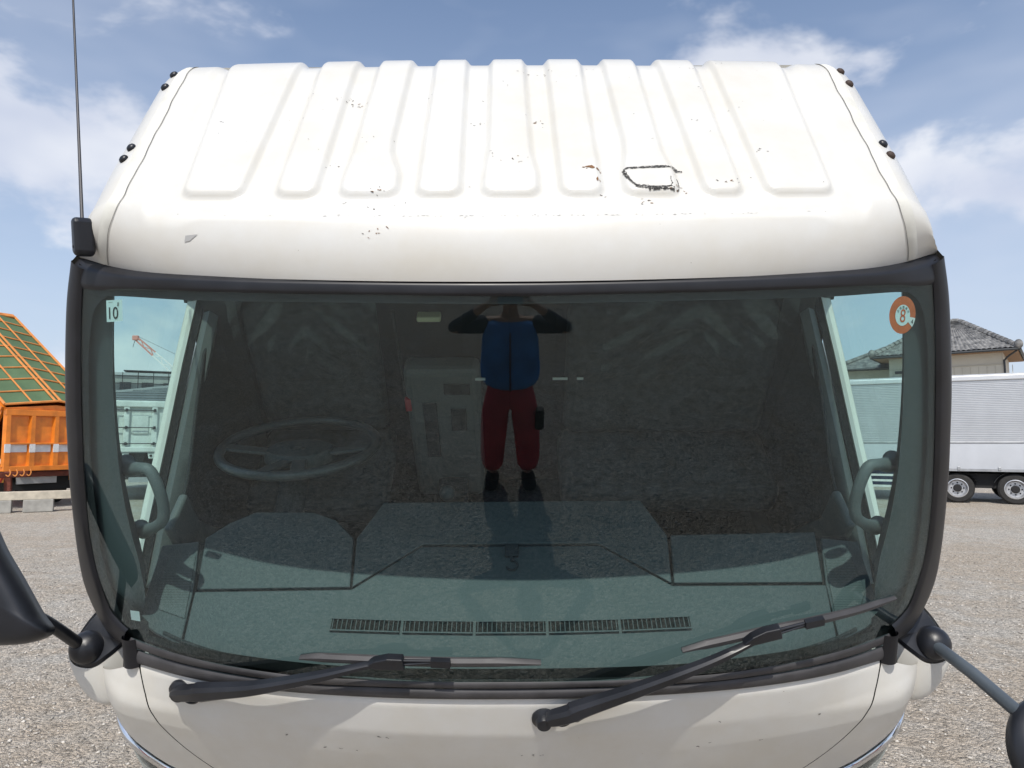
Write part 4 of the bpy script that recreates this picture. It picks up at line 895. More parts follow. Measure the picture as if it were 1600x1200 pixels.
# ================================================================== the yard behind
orange = mat('orange_paint', (.70, .20, .016), .45, coat=.2, noise=(3.5, .24, 8))
orange_lt = mat('orange_bar', (.66, .25, .06), .5, noise=(5, .15))
wstripe = mat('stripe_white', (.66, .66, .65), .45, noise=(6, .12))
green_sh = mat('green_sheet', (.085, .145, .07), .75, noise=(1.2, .16), bump=(2.5, .5, .08))
brown_r = mat('red_brown', (.16, .045, .03), .7, noise=(8, .35))
galv = mat('galvanised', (.42, .43, .44), .45, metal=.5, noise=(5, .15))
dark_under = mat('underbody', (.016, .016, .017), .8)
wood = mat('weathered_timber', (.50, .45, .36), .8, noise=(6, .2))
conc = mat('concrete', (.34, .33, .30), .9, noise=(6, .18))
lamp_red = mat('lamp_red', (.35, .02, .015), .35); lamp_amb = mat('lamp_amber', (.60, .28, .03), .4)
def stub_wheel(parent, x, y, r=.47, w=.26, double=False, hub=None):
    mb = MB(); M = Matrix.Translation((x, y, r)) @ Matrix.Rotation(R(90), 4, 'Y')
    mb.lathe([(r * .58, -w / 2), (r * .90, -w / 2), (r * .985, -w * .38), (r, -w * .2), (r, w * .2), (r * .985, w * .38), (r * .90, w / 2), (r * .58, w / 2), (r * .58, -w / 2)], 32, M); t = obj('tyre', mb, tyre_m, parent, smooth=30)
    mb = MB(); mb.lathe([(0, -.02), (r * .25, -.02), (r * .35, .02), (r * .50, .02), (r * .6, w * .42), (r * .6, -w * .42)], 28, M); obj('rim', mb, hub or galv, t, smooth=30)
    return t

def tailgate(parent, W, z0, z1, y, paint, stripe, rail=True):
    """tailgate panel with ribs standing proud of recessed fields"""
    H = z1 - z0; mb = MB(); mb.box((0, y + .03, (z0 + z1) / 2), (W, .05, H)); tg = obj('tailgate', mb, paint, parent)
    mb = MB(); mb.prism([(-W / 2, 0), (W / 2, 0), (W / 2, .02), (0, .13), (-W / 2, .02)], Matrix(((1, 0, 0, 0), (0, 0, -1, y + .045), (0, 1, 0, z1), (0, 0, 0, 1))), .06); obj('gable', mb, paint, tg)
    for i in range(5):
        x = -W / 2 + .07 + (W - .14) * i / 4
        mb = MB(); mb.add([Vector((x + a, yy, z)) for a, yy, z in ((-.10, y + .005, z0 + .1), (.10, y + .005, z0 + .1), (.075, y + .005, z1 - .15), (-.075, y + .005, z1 - .15), (-.06, y - .075, z0 + .12), (.06, y - .075, z0 + .12), (.045, y - .075, z1 - .16), (-.045, y - .075, z1 - .16))], [(4, 5, 6, 7), (0, 4, 7, 3), (5, 1, 2, 6), (7, 6, 2, 3), (0, 1, 5, 4)]); obj('rib', mb, paint, tg)
        if stripe:
            mb = MB(); mb.box((x, y - .045, z0 + H * .365), (.13, .075, H * .135)); obj('rib_stripe', mb, stripe, tg)
    for zz, t, m in ((z0 + .06, .13, paint), (z0 + .43 * H + .015, .05, paint), (z1 - .09, .16, paint)):
        mb = MB(); mb.box((0, y - .035, zz), (W, .085, t)); obj('rail', mb, m, tg, bevel=.015)
    if stripe:
        for i in range(4):
            x0 = -W / 2 + .07 + (W - .14) * i / 4 + .09; x1 = -W / 2 + .07 + (W - .14) * (i + 1) / 4 - .09
            mb = MB(); mb.box(((x0 + x1) / 2, y - .002, z0 + H * .365), (x1 - x0 - .02, .02, H * .125)); obj('stripe_field', mb, stripe, tg)
    return tg

# ---- orange tipper, bed raised, sheeted in green
ot = empty('dump_truck', (-12.25, 18.6, 0), R(63), label='orange dump truck with raised bed under a green sheet', cat='truck')
RAISE = R(33); HY, HZ = .55, 1.28; BW, BL, BH = 2.46, 5.4, 1.5
def bed(p):   # bed frame: x across, y along from the hinge, z above the bed floor
    x, y, z = p; return Vector((x, HY + y * math.cos(RAISE) - z * math.sin(RAISE), HZ + y * math.sin(RAISE) + z * math.cos(RAISE)))
tailgate(ot, BW, .98, 2.53, HY - BH * math.sin(RAISE) - .08, orange, wstripe)
mb = MB(); mb.box((0, BL / 2, .04), (BW, BL, .10)); obj('bed_floor', mb, orange, ot, xf=bed)
for s in (-1, 1):
    mb = MB(); mb.box((s * (BW / 2 - .03), BL / 2, BH / 2), (.06, BL, BH)); bs = obj('bed_side', mb, orange, ot, xf=bed)
    for i in range(9):
        mb = MB(); mb.box((s * (BW / 2 + .035), .2 + i * .62, BH / 2), (.07, .10, BH - .1)); obj('side_rib', mb, orange, bs, xf=bed)
    mb = MB(); mb.box((s * (BW / 2 + .012), BL / 2, BH), (.10, BL + .06, .10)); obj('top_rail', mb, orange, bs, xf=bed)
mb = MB(); mb.box((0, BL - .03, BH / 2), (BW, .06, BH + .2)); obj('head_board', mb, orange, ot, xf=bed)
# sheet of 4 x 9 fields, each with its own sag, carried by bars
def sheet_z(x): return BH + .06 + .17 * (1 - abs(x) / (BW / 2))
cols = [-BW / 2, -BW / 4, 0, BW / 4, BW / 2]; NR = 9
for j in range(NR):
    y0, y1 = BL * j / NR, BL * (j + 1) / NR
    for i in range(4):
        def f(u, v, i=i, y0=y0, y1=y1):
            x = cols[i] + (cols[i + 1] - cols[i]) * u; y = y0 + (y1 - y0) * v; return (x, y, sheet_z(x) + .02 - .045 * math.sin(math.pi * u) * math.sin(math.pi * v) ** .7)
        mb = MB(); mb.grid(f, 4, 4); obj('sheet_panel', mb, green_sh, ot, smooth='all', xf=bed)
    mb = MB(); mb.tube([(x, y1 - .0, sheet_z(x) + .035) for x in cols], .022, 6); obj('sheet_bow', mb, orange_lt, ot, xf=bed)
for x, r in ((-BW / 4, .022), (-.07, .03), (.07, .03), (BW / 4, .022), (BW / 2, .035), (-BW / 2, .035)):
    mb = MB(); mb.tube([(x, 0, sheet_z(x) + .05), (x, BL, sheet_z(x) + .05)], r, 6); obj('sheet_bar', mb, orange_lt, ot, xf=bed)
mb = MB(); mb.tube([(x, 0, sheet_z(x) + .05) for x in cols], .03, 6); obj('sheet_bow', mb, orange_lt, ot, xf=bed)
mb = MB(); mb.box((BW / 2 - .25, BL + .03, sheet_z(BW / 2) + .03), (.5, .18, .12)); obj('sheet_motor', mb, orange_lt, ot, bevel=.02, xf=bed)
# chassis
for s in (-1, 1):
    mb = MB(); mb.box((s * .42, 3.1, .95), (.09, 6.0, .26)); obj('chassis_rail', mb, brown_r, ot)
    for y in (1.3, 2.55, 6.3): stub_wheel(ot, s * .98, y)
    mb = MB(); mb.box((s * 1.0, .33, .74), (.34, .06, .13)); obj('marker_board', mb, lamp_amb, ot)
    for k in range(3):
        mb = MB(); mb.prism([(0, 0), (.05, 0), (.11, .13), (.06, .13)], Matrix(((1, 0, 0, s * 1.0 - .16 + k * .11), (0, 0, -1, .299), (0, 1, 0, .675), (0, 0, 0, 1))), .004); obj('hazard_stripe', mb, lamp_red, ot)
mb = MB(); mb.box((0, .10, .87), (2.4, .12, .14)); obj('bed_lip', mb, brown_r, ot, bevel=.02)
mb = MB(); mb.box((.0, .36, .72), (1.02, .03, .22)); obj('splash_plate', mb, galv, ot, bevel=.01)
mb = MB(); mb.bar((-.72, .34, .95), (-.66, .40, .45), .16, .12); obj('tow_bracket', mb, brown_r, ot, bevel=.02)
mb = MB(); mb.box((0, .62, .70), (2.3, .1, .55)); obj('rear_panel', mb, dark_under, ot)
for k in range(6):
    mb = MB(); x = -1.1 + k * .16 + (1.0 if k > 3 else 0); mb.tube(spline([(x, -.40, 1.06), (x + .03, -.44, .95), (x, -.42, .86), (x - .05, -.38, .90)], 4), .014, 6); obj('chain_hook', mb, orange_lt, ot)
mb = MB(); mb.box((0, 7.0, 1.6), (2.4, 1.7, 2.0)); obj('cab', mb, orange, ot, bevel=.12, bseg=3)
# timber beam on blocks behind the orange truck
tb = MB(); tb.box((0, 0, .40), (3.3, .22, .20)); be = obj('timber_beam', tb, wood, None, bevel=.012, label='pale timber beam lying on concrete blocks behind the orange truck', cat='beam'); be.location = (-11.5, 17.55, 0); be.rotation_euler = (0, 0, R(29))
for k, (dx, lab) in enumerate(((-1.0, 'concrete block under the left end of the pale timber beam'), (-.15, 'concrete block under the middle of the pale timber beam'), (.95, 'concrete block under the right end of the pale timber beam'))):
    mb = MB(); mb.box((0, 0, .15), (.62 if k < 2 else .7, .3, .30)); cb = obj('concrete_block', mb, conc if k < 2 else wood, None, bevel=.015, label=lab, cat='block', group='blocks under the timber beam'); cb.location = (-11.5 + dx * math.cos(R(29)), 17.56 + dx * math.sin(R(29)), 0); cb.rotation_euler = (0, 0, R(29))

# ---- white tipper seen through the left door window
wt_paint = mat('tipper_white', (.62, .66, .63), .45, noise=(3, .12))
wt = empty('dump_truck', (-10.75, 20.4, 0), R(27), label='white dump truck seen through the left door window', cat='truck')
mb = MB(); mb.box((0, .06, 2.12), (2.5, .06, 1.30)); tgw = obj('tailgate', mb, wt_paint, wt)
mb = MB(); mb.box((0, .0, 2.80), (2.56, .16, .19)); obj('top_rail', mb, wt_paint, tgw, bevel=.03)
mb = MB(); mb.box((0, -.02, 1.49), (2.56, .14, .15)); obj('bottom_rail', mb, wt_paint, tgw, bevel=.02)
for x in (-1.2, -.36, .36, 1.2):
    mb = MB(); mb.box((x, -.01, 2.14), (.16, .12, 1.18)); obj('post', mb, wt_paint, tgw, bevel=.03)
for x in (-.78, .0, .78):
    mb = MB(); mb.box((x, .015, 2.2), (.44, .06, .55)); obj('pressed_field', mb, wt_paint, tgw, bevel=.05, bseg=1)
for z in (2.62, 2.12, 1.66):
    mb = MB(); mb.tube([(-1.2, -.09, z), (.36 if z > 1.7 else 1.2, -.09, z)], .016, 6); rod = obj('latch_rod', mb, steel, tgw)
    for x in (-.36, .36, 1.2):
        mb = MB(); mb.box((x, -.10, z), (.06, .05, .08)); obj('latch', mb, steel, tgw)
mb = MB(); mb.box((0, 2.6, 2.1), (2.46, 5.0, 1.3)); obj('bed', mb, wt_paint, wt)
for x in (-.62, -.35, .3, .62):
    mb = MB(); mb.prism([(-.09, 0), (.09, 0), (.06, -.17), (-.06, -.17)], Matrix(((1, 0, 0, x), (0, 0, -1, .04), (0, 1, 0, 1.40), (0, 0, 0, 1))), .08); hk = obj('hinge_bracket', mb, wt_paint, wt)
    mb = MB(); mb.lathe([(.035, 0), (.035, .02)], 10, Matrix.Translation((x, -.042, 1.31)) @ Matrix.Rotation(R(90), 4, 'X')); obj('pin', mb, dark_under, hk)
mb = MB(); mb.box((0, .9, 1.0), (2.2, 1.2, .75)); obj('chassis', mb, dark_under, wt)
for s in (-1, 1):
    for y in (1.2, 2.5, 5.6): stub_wheel(wt, s * .98, y)
mb = MB(); mb.box((0, 6.6, 1.7), (2.4, 1.7, 2.1)); obj('cab', mb, wt_paint, wt, bevel=.12, bseg=3)
mb = MB(); mb.box((.1, .12, .62), (.7, .06, .14)); obj('number_plate', mb, galv, wt)

# ---- far left : slate-roofed shed, flat-topped block in scaffolding, crane
slate = bpy.data.materials.new('slate'); slate.use_nodes = True
nt = slate.node_tree; b_ = nt.nodes['Principled BSDF']; tcn = nt.nodes.new('ShaderNodeTexCoord'); br = nt.nodes.new('ShaderNodeTexBrick'); br.inputs['Scale'].default_value = 3.0; br.inputs['Color1'].default_value = (.15, .17, .18, 1); br.inputs['Color2'].default_value = (.20, .22, .23, 1); br.inputs['Mortar'].default_value = (.09, .10, .11, 1); br.inputs['Mortar Size'].default_value = .05
nt.links.new(tcn.outputs['Object'], br.inputs['Vector']); nt.links.new(br.outputs[0], b_.inputs['Base Color']); b_.inputs['Roughness'].default_value = .8
sh = empty('shed', (-21.5, 48, 0), R(18), label='slate-roofed shed rising behind the white dump truck', cat='building')
mb = MB(); mb.box((0, 0, 2.05), (17, 8, 4.1)); obj('wall', mb, mat('shed_wall', (.45, .45, .42), .85, noise=(1, .1)), sh)
mb = MB(); mb.add([(-8.9, -4.4, 4.1), (8.9, -4.4, 4.1), (8.9, 4.4, 4.1), (-8.9, 4.4, 4.1), (0.5, 0, 5.75), (6.0, 0, 5.75)], [(0, 1, 5, 4), (1, 2, 5), (2, 3, 4, 5), (3, 0, 4), (3, 2, 1, 0)]); rf = obj('roof', mb, slate, sh)
for k in range(1, 9):   # slate courses
    t = k / 9; a = Vector((-8.9, -4.42, 4.1)).lerp(Vector((.5, -.02, 5.77)), t); b = Vector((8.9, -4.42, 4.1)).lerp(Vector((6.0, -.02, 5.77)), t)
    mb = MB(); mb.bar(a, b, .10, .05); obj('slate_course', mb, slate, rf)
mb = MB(); mb.bar((.5, 0, 5.79), (6.0, 0, 5.79), .25, .16); mb2 = MB(); obj('ridge', mb, mat('ridge', (.4, .42, .42), .7), rf)
mb = MB(); mb.bar((-8.9, -4.4, 4.14), (.5, 0, 5.79), .2, .14); obj('hip', mb, MATS['ridge'], rf)
bl = empty('building', (-45.0, 92, 0), R(24), label='flat-topped grey block wrapped in scaffolding far off on the left', cat='building')
bw = mat('block_wall', (.34, .36, .36), .85, noise=(.5, .1)); bwin = mat('block_window', (.06, .07, .08), .3)
mb = MB(); mb.box((0, 5, 5.2), (13, 10, 10.4)); obj('wall', mb, bw, bl)
mb = MB(); mb.box((0, 5, 10.5), (13.6, 10.6, .35)); obj('roof_slab', mb, mat('slab', (.45, .47, .48), .8), bl)
mb = MB(); mb.box((-.8, 4, 11.1), (9.2, 5, .12)); obj('roof_rail', mb, steel, bl)
for k in range(5): mb = MB(); mb.box((-5 + k * 2.2, 2, 10.9), (.12, .12, .5)); obj('rail_post', mb, steel, bl)
for r_ in range(3):
    for c in range(5):
        mb = MB(); mb.box((-5 + c * 2.5, -.02, 8.8 - r_ * 3.0), (1.3, .1, 1.3)); wn = obj('window', mb, bwin, bl)
        mb = MB(); mb.box((-5 + c * 2.5, -.05, 8.1 - r_ * 3.0), (1.5, .18, .1)); obj('sill', mb, MATS['slab'], wn)
sc = empty('scaffolding', (-45.0, 92, 0), R(24), label='pipe scaffolding standing in front of the far grey block', cat='scaffolding')
for k in range(9):
    mb = MB(); mb.bar((-7 + k * 1.75, -1.2, 0), (-7 + k * 1.75, -1.2, 10.9 - .3 * (k % 2)), .10); obj('standard', mb, steel, sc)
for z in (2.2, 4.2, 6.2, 8.2, 9.2, 10.2):
    mb = MB(); mb.bar((-7.6, -1.25, z), (7.4, -1.25, z), .09); obj('ledger', mb, steel, sc)
for z in (4.0, 6.0, 8.0, 10.0):
    mb = MB(); mb.box((0, -.8, z), (14, .7, .06)); obj('deck', mb, galv, sc)
cr = empty('crane', (-54, 121, 0), 0, label='red and white lattice crane boom reaching over the far block', cat='crane')
red_c = mat('crane_red', (.62, .26, .22), .6); whi_c = mat('crane_white', (.75, .75, .75), .6)
tip = Vector((-10.72, -1, 19.67)); foot = Vector((1.5, -1, 9.3))
for t0, t1, m in ((0, .27, red_c), (.27, .70, whi_c), (.70, 1, red_c)):
    mb = MB(); a = tip.lerp(foot, t0); b = tip.lerp(foot, t1); d = (foot - tip).normalized(); pr = Vector((-d.z, 0, d.x)); w0 = .28 + .35 * t0; w1 = .28 + .35 * t1
    for s in (-1, 1): mb.bar(a + pr * w0 * s, b + pr * w1 * s, .22)
    n = max(2, int((b - a).length / 1.0))
    for i in range(n):
        p = a.lerp(b, i / n); q = a.lerp(b, (i + 1) / n); s = 1 if i % 2 else -1; mb.bar(p + pr * w0 * s, q - pr * w0 * s, .12)
    obj('boom_section', mb, m, cr)
mb = MB(); mb.box(tip, (1.0, .6, .8)); obj('boom_head', mb, red_c, cr, bevel=.1)
mb = MB(); mb.bar(tip + Vector((.3, 0, .3)), (4.0, -1, 13.2), .05); obj('pendant_rope', mb, steel, cr)
mb = MB(); mb.bar(tip, tip + Vector((-.4, 0, -1.6)), .06); obj('hoist_rope', mb, steel, cr)
mb = MB(); mb.bar((1.5, -1, 0), (1.5, -1, 10), 1.4); obj('mast', mb, red_c, cr)
mb = MB(); mb.box((3.2, -1, 10.2), (4.4, 2, 2.0)); obj('machine_house', mb, red_c, cr, bevel=.1)

# ---- silver wing-body trailer on the right
alu = mat('aluminium', (.72, .73, .74), .36, metal=.45, noise=(2, .05)); alu_d = mat('aluminium_plain', (.66, .68, .71), .34, metal=.4, noise=(1.5, .06))
tr = empty('trailer', (12.52, 19.95, 0), R(-30.3), label='silver ribbed-side box trailer parked behind on the right', cat='trailer')
X0, X1 = -9.0, 4.2
def ribbed(z0, z1, n):
    mb = MB(); V = []; prof = []
    for i in range(n):
        z = z0 + (z1 - z0) * i / n; h = (z1 - z0) / n
        prof += [(0, z), (0, z + h * .42), (.022, z + h * .5), (.022, z + h * .92)]
    prof.append((0, z1))
    for x in (X0, X1): V += [(x, -.0 + y, z) for y, z in prof]
    k = len(prof); return mb.add(V, [(i, k + i, k + i + 1, i + 1) for i in range(k - 1)])
ribs_obj = obj('wing_panel', ribbed(1.72, 3.42, 34), alu, tr)
mb = MB(); mb.box(((X0 + X1) / 2, 1.25, 2.3), (X1 - X0, 2.44, 2.6)); obj('box_body', mb, alu, tr)
mb = MB(); mb.box(((X0 + X1) / 2, .01, 3.49), (X1 - X0 + .02, .10, .14)); obj('top_rail', mb, alu, tr, bevel=.02)
mb = MB(); mb.box(((X0 + X1) / 2, -.005, 1.69), (X1 - X0, .05, .05)); obj('hinge_rail', mb, galv, tr, bevel=.01)
mb = MB(); mb.box(((X0 + X1) / 2, .005, 1.31), (X1 - X0, .04, .70)); obj('drop_panel', mb, alu_d, tr)
mb = MB(); mb.box(((X0 + X1) / 2, .0, .925), (X1 - X0, .06, .07)); obj('sill_rail', mb, galv, tr)
for k in range(14):
    mb = MB(); x = X0 + .5 + k * .95; mb.box((x, -.035, .97), (.07, .03, .10)); obj('latch', mb, galv, tr, bevel=.012)
for xw in (0, 1.34):
    for y in (.16, 2.3):
        mb = MB(); M = Matrix.Translation((xw, y, .415)) @ Matrix.Rotation(R(90), 4, 'X')
        mb.lathe([(.25, -.12), (.37, -.12), (.405, -.09), (.415, -.04), (.415, .04), (.405, .09), (.37, .12), (.25, .12), (.25, -.12)], 32, M); ty = obj('tyre', mb, tyre_m, tr, smooth=30)
        mb = MB(); mb.lathe([(.245, -.10), (.262, .12), (.245, .125), (.205, .06), (.20, .02), (.06, .02), (.06, -.1)], 32, M); rm = obj('rim', mb, mat('rim_silver', (.62, .63, .65), .35, metal=.6), ty, smooth=25)
        mb = MB(); mb.lathe([(.105, .02), (.105, .07), (.085, .09), (0, .09)], 20, M); obj('hub', mb, dark_under, rm, smooth=30)
        for k in range(8):
            a = k * math.pi / 4; mb = MB(); c = M @ Vector((.148 * math.cos(a), .148 * math.sin(a), .03)); mb.sphere(c, .02, 8, 6); obj('wheel_nut', mb, dark_under, rm, smooth='all')
for xw in (0, 1.34):
    mb = MB(); arc = [(xw + .50 * math.cos(a), .10, .42 + .46 * math.sin(a)) for a in np.linspace(R(20), R(160), 14)]
    V = [Vector(p) + Vector((0, o, 0)) for o in (-.02, .32) for p in arc]; mb.add(V, [(i, i + 1, 14 + i + 1, 14 + i) for i in range(13)]); obj('mudguard', mb, mat('mudguard', (.25, .25, .25), .6), tr, smooth='all')
mb = MB(); mb.box((.67, .5, .62), (2.9, .5, .4)); obj('bogie', mb, dark_under, tr)
mb = MB(); mb.box(((X0 + X1) / 2, 1.2, .80), (X1 - X0, .9, .22)); obj('chassis', mb, dark_under, tr)
for z in (.42, .58, .74):
    mb = MB(); mb.box((-3.6, .06, z), (4.4, .04, .06)); obj('guard_rail', mb, wstripe, tr)
mb = MB(); mb.box((-3.6, .5, .62), (4.4, .04, .5)); obj('reflection_plate', mb, mat('reflection_blue', (.03, .06, .16), .5), tr)  # added plate, the window's blue reflection put into its colour
for y in (.35, 2.1):
    mb = MB(); mb.box((-7.2, y, .45), (.12, .12, .9)); obj('landing_leg', mb, steel, tr)
mb = MB(); mb.box((3.0, .16, .62), (.9, .3, .36)); obj('side_box', mb, galv, tr, bevel=.03)

# ---- tiled-roof house behind the trailer
tile_m = bpy.data.materials.new('roof_tile'); tile_m.use_nodes = True
nt = tile_m.node_tree; b_ = nt.nodes['Principled BSDF']; tcn = nt.nodes.new('ShaderNodeTexCoord'); nn_ = nt.nodes.new('ShaderNodeTexNoise'); nn_.inputs['Scale'].default_value = 3.5; nn_.inputs['Detail'].default_value = 4
rp = nt.nodes.new('ShaderNodeValToRGB'); rp.color_ramp.elements[0].color = (.10, .10, .10, 1); rp.color_ramp.elements[1].color = (.27, .265, .255, 1); rp.color_ramp.elements[0].position = .35; rp.color_ramp.elements[1].position = .65
nt.links.new(tcn.outputs['Object'], nn_.inputs['Vector']); nt.links.new(nn_.outputs['Fac'], rp.inputs[0]); nt.links.new(rp.outputs[0], b_.inputs['Base Color']); b_.inputs['Roughness'].default_value = .6
cream = mat('cream_wall', (.60, .575, .49), .85, noise=(.8, .06)); soff = mat('timber_soffit', (.30, .18, .10), .8); gut = mat('gutter', (.035, .04, .045), .5)
hs = empty('house', (24.3, 39.4, 0), R(-38), label='cream house with grey tiled hip roof behind the trailer', cat='house')
HW, HD, EH = 5.5, 5.4, 6.62
mb = MB(); mb.box((0, HD / 2, EH / 2), (HW, HD, EH)); wl = obj('wall', mb, cream, hs)
for k in range(16):
    mb = MB(); mb.box((-HW / 2 + .2 + k * .38, -.008, 5.0), (.03, .02, 1.7)); obj('batten', mb, mat('batten', (.50, .475, .40), .85), wl)
mb = MB(); mb.box((0, -.02, 5.92), (HW + .02, .05, .05)); obj('string_course', mb, MATS['batten'], wl)
ov = .75; ex0, ex1, ey0, ey1 = -HW / 2 - ov, HW / 2 + ov, -ov, HD + ov
def roof_face(a, b, c, d, nu, nv, name='roof_tile_field'):
    """a-b eave, d-c ridge; rolls of tiles run up the slope, stepped into courses"""
    a, b, c, d = map(Vector, (a, b, c, d)); n = (b - a).cross(d - a).normalized(); n = n if n.z > 0 else -n
    def f(u, v):
        p = a.lerp(b, u).lerp(d.lerp(c, u), v); return p + n * (.05 * abs(math.sin(math.pi * u * nu / 2)) + .07 * (1 - (v * nv) % 1.0 if v < 1 else 0))
    mb = MB(); mb.grid(f, nu * 2, nv * 3); return obj(name, mb, tile_m, hs, smooth=30)
Z0, ZR = EH + .02, 8.75; rx0, rx1, ry = -.5, .6, HD / 2
roof_face((ex0, ey0, Z0), (ex1, ey0, Z0), (rx1, ry, ZR), (rx0, ry, ZR), 60, 13)
roof_face((ex1, ey0, Z0), (ex1, ey1, Z0), (rx1, ry, ZR), (rx1, ry, ZR), 40, 13)
roof_face((ex1, ey1, Z0), (ex0, ey1, Z0), (rx0, ry, ZR), (rx1, ry, ZR), 40, 13)
roof_face((ex0, ey1, Z0), (ex0, ey0, Z0), (rx0, ry, ZR), (rx0, ry, ZR), 40, 13)
for a, b in (((ex1, ey0, Z0 + .1), (rx1, ry, ZR + .1)), ((ex0, ey0, Z0 + .1), (rx0, ry, ZR + .1)), ((rx0, ry, ZR + .12), (rx1, ry, ZR + .12)), ((ex1, ey1, Z0 + .1), (rx1, ry, ZR + .1))):
    a, b = Vector(a), Vector(b); n = max(3, int((b - a).length / .33))
    for i in range(n):
        p = a.lerp(b, i / n); q = a.lerp(b, (i + .93) / n); mb = MB(); mb.tube([p, q], [.17, .145], 8); obj('ridge_tile', mb, tile_m, hs, smooth=40)
    mb = MB(); mb.sphere(a + Vector((0, 0, .12)), (.2, .2, .26), 10, 8); obj('ridge_end', mb, tile_m, hs, smooth='all')
mb = MB(); mb.box((0, HD / 2, Z0 - .06), (ex1 - ex0 - .1, ey1 - ey0 - .1, .05)); obj('soffit', mb, soff, hs)
for a, b in (((ex0, ey0 - .05, Z0 - .03), (ex1, ey0 - .05, Z0 - .03)), ((ex1 + .05, ey0, Z0 - .03), (ex1 + .05, ey1, Z0 - .03)), ((ex0 - .05, ey0, Z0 - .03), (ex0 - .05, ey1, Z0 - .03))):
    mb = MB(); mb.tube([a, b], .07, 8); obj('gutter', mb, gut, hs)
mb = MB(); mb.tube(spline([(ex1 - .1, ey0 + .1, Z0 - .1), (HW / 2 + .1, -.1, Z0 - .5), (HW / 2 + .06, -.06, 5.5), (HW / 2 + .06, -.06, 0)], 5), .05, 8); obj('downpipe', mb, gut, hs)
for x, z, w, h in ((-1.9, 4.9, 1.5, 1.1), (.2, 4.6, 1.2, .9)):
    mb = MB(); mb.box((x, -.03, z), (w, .08, h)); wn = obj('window', mb, mat('house_window', (.05, .06, .06), .2), hs)
    mb = MB(); mb.box((x, -.05, z - h / 2), (w + .15, .14, .08)); mb.box((x, -.05, z + h / 2), (w + .15, .14, .08)); obj('window_rail', mb, galv, wn)
    mb = MB(); mb.box((x, -.06, z), (.06, .1, h)); obj('mullion', mb, galv, wn)
mb = MB(); mb.box((-2.2, -.02, 5.75), (.5, .06, .16)); obj('wall_vent', mb, gut, hs)
# lower wing on the left of the house
hw = empty('house_wing', (22.6, 43.8, 0), R(-30), label='lower cream wing with its own tiled eave left of the house', cat='house')
mb = MB(); mb.box((0, 2, 3.1), (3.6, 4, 6.2)); obj('wall', mb, cream, hw)
mb = MB(); mb.add([(-2.4, -.8, 6.25), (2.4, -.8, 6.25), (2.4, 4.8, 6.25), (-2.4, 4.8, 6.25), (.6, 2, 7.7), (.7, 2.2, 7.7)], [(0, 1, 5, 4), (1, 2, 5), (2, 3, 4, 5), (3, 0, 4), (3, 2, 1, 0)]); obj('roof', mb, tile_m, hw)
mb = MB(); mb.tube([(-2.42, -.85, 6.22), (2.42, -.85, 6.22)], .07, 8); obj('gutter', mb, gut, hw)
mb = MB(); mb.tube([(-2.4, -.8, 6.3), (.6, 2, 7.75)], [.16, .14], 8); obj('hip_tiles', mb, tile_m, hw)
mb = MB(); mb.box((-.4, -.03, 4.7), (1.8, .08, 1.0)); obj('window', mb, MATS['house_window'], hw)
# ================================================================== the photographer, standing behind the camera (mirrored in the windscreen)
def skin_mesh(name, verts, edges, m, parent=None, sub=2, xf=None, flat=None, **tags):
    """verts = [(x,y,z,r) or (x,y,z,rx,ry)], grown by Skin + Subdivision"""
    me = bpy.data.meshes.new(name); bm = bmesh.new(); lay = bm.verts.layers.skin.verify(); vs_ = []
    for i, v in enumerate(verts):
        b = bm.verts.new(v[:3]); r = (v[3], v[4] if len(v) > 4 else v[3]); b[lay].radius = r; b[lay].use_root = (i == 0); vs_.append(b)
    for a, b in edges: bm.edges.new((vs_[a], vs_[b]))
    bm.to_mesh(me); bm.free(); me.materials.append(m)
    o = bpy.data.objects.new(name, me); COL.objects.link(o)
    s = o.modifiers.new('skin', 'SKIN'); s.use_smooth_shade = True; s.branch_smoothing = .6
    q = o.modifiers.new('sub', 'SUBSURF'); q.levels = sub; q.render_levels = sub
    return finish(o, parent, **tags)
def chain(V, E, pts, start=None):
    prev = start
    for p in pts:
        V.append(p); i = len(V) - 1
        if prev is not None: E.append((prev, i))
        prev = i
    return prev
skin_m = mat('skin', (.58, .36, .25), .55); vest_m = mat('blue_vest', (.08, .30, .72), .8, noise=(9, .25), bump=(14, .4, .02)); sleeve_m = mat('dark_sleeve', (.05, .06, .085), .85)
trous_m = mat('red_trousers', (.72, .085, .11), .85, noise=(8, .2), bump=(10, .4, .02)); shoe_m = mat('black_shoe', (.012, .012, .012), .6); hair_m = mat('dark_hair', (.012, .010, .009), .7)
BY = -.40
V = []; E = []
pel = chain(V, E, [(0, BY, .96, .13, .10)])
ch = chain(V, E, [(0, BY + .01, 1.10, .125, .095), (0, BY + .01, 1.25, .14, .10), (0, BY, 1.40, .14, .095), (0, BY, 1.47, .075, .07)], pel)
nk = chain(V, E, [(0, BY + .025, 1.53, .052, .055), (0, BY + .05, 1.60, .07, .082), (0, BY + .05, 1.67, .078, .095), (0, BY + .04, 1.74, .062, .075)], ch)
hd = len(V) - 2
chain(V, E, [(0, BY + .155, 1.645, .012)], hd)                      # nose
for s in (-1, 1): chain(V, E, [(s * .082, BY + .03, 1.655, .012)], hd)   # ears
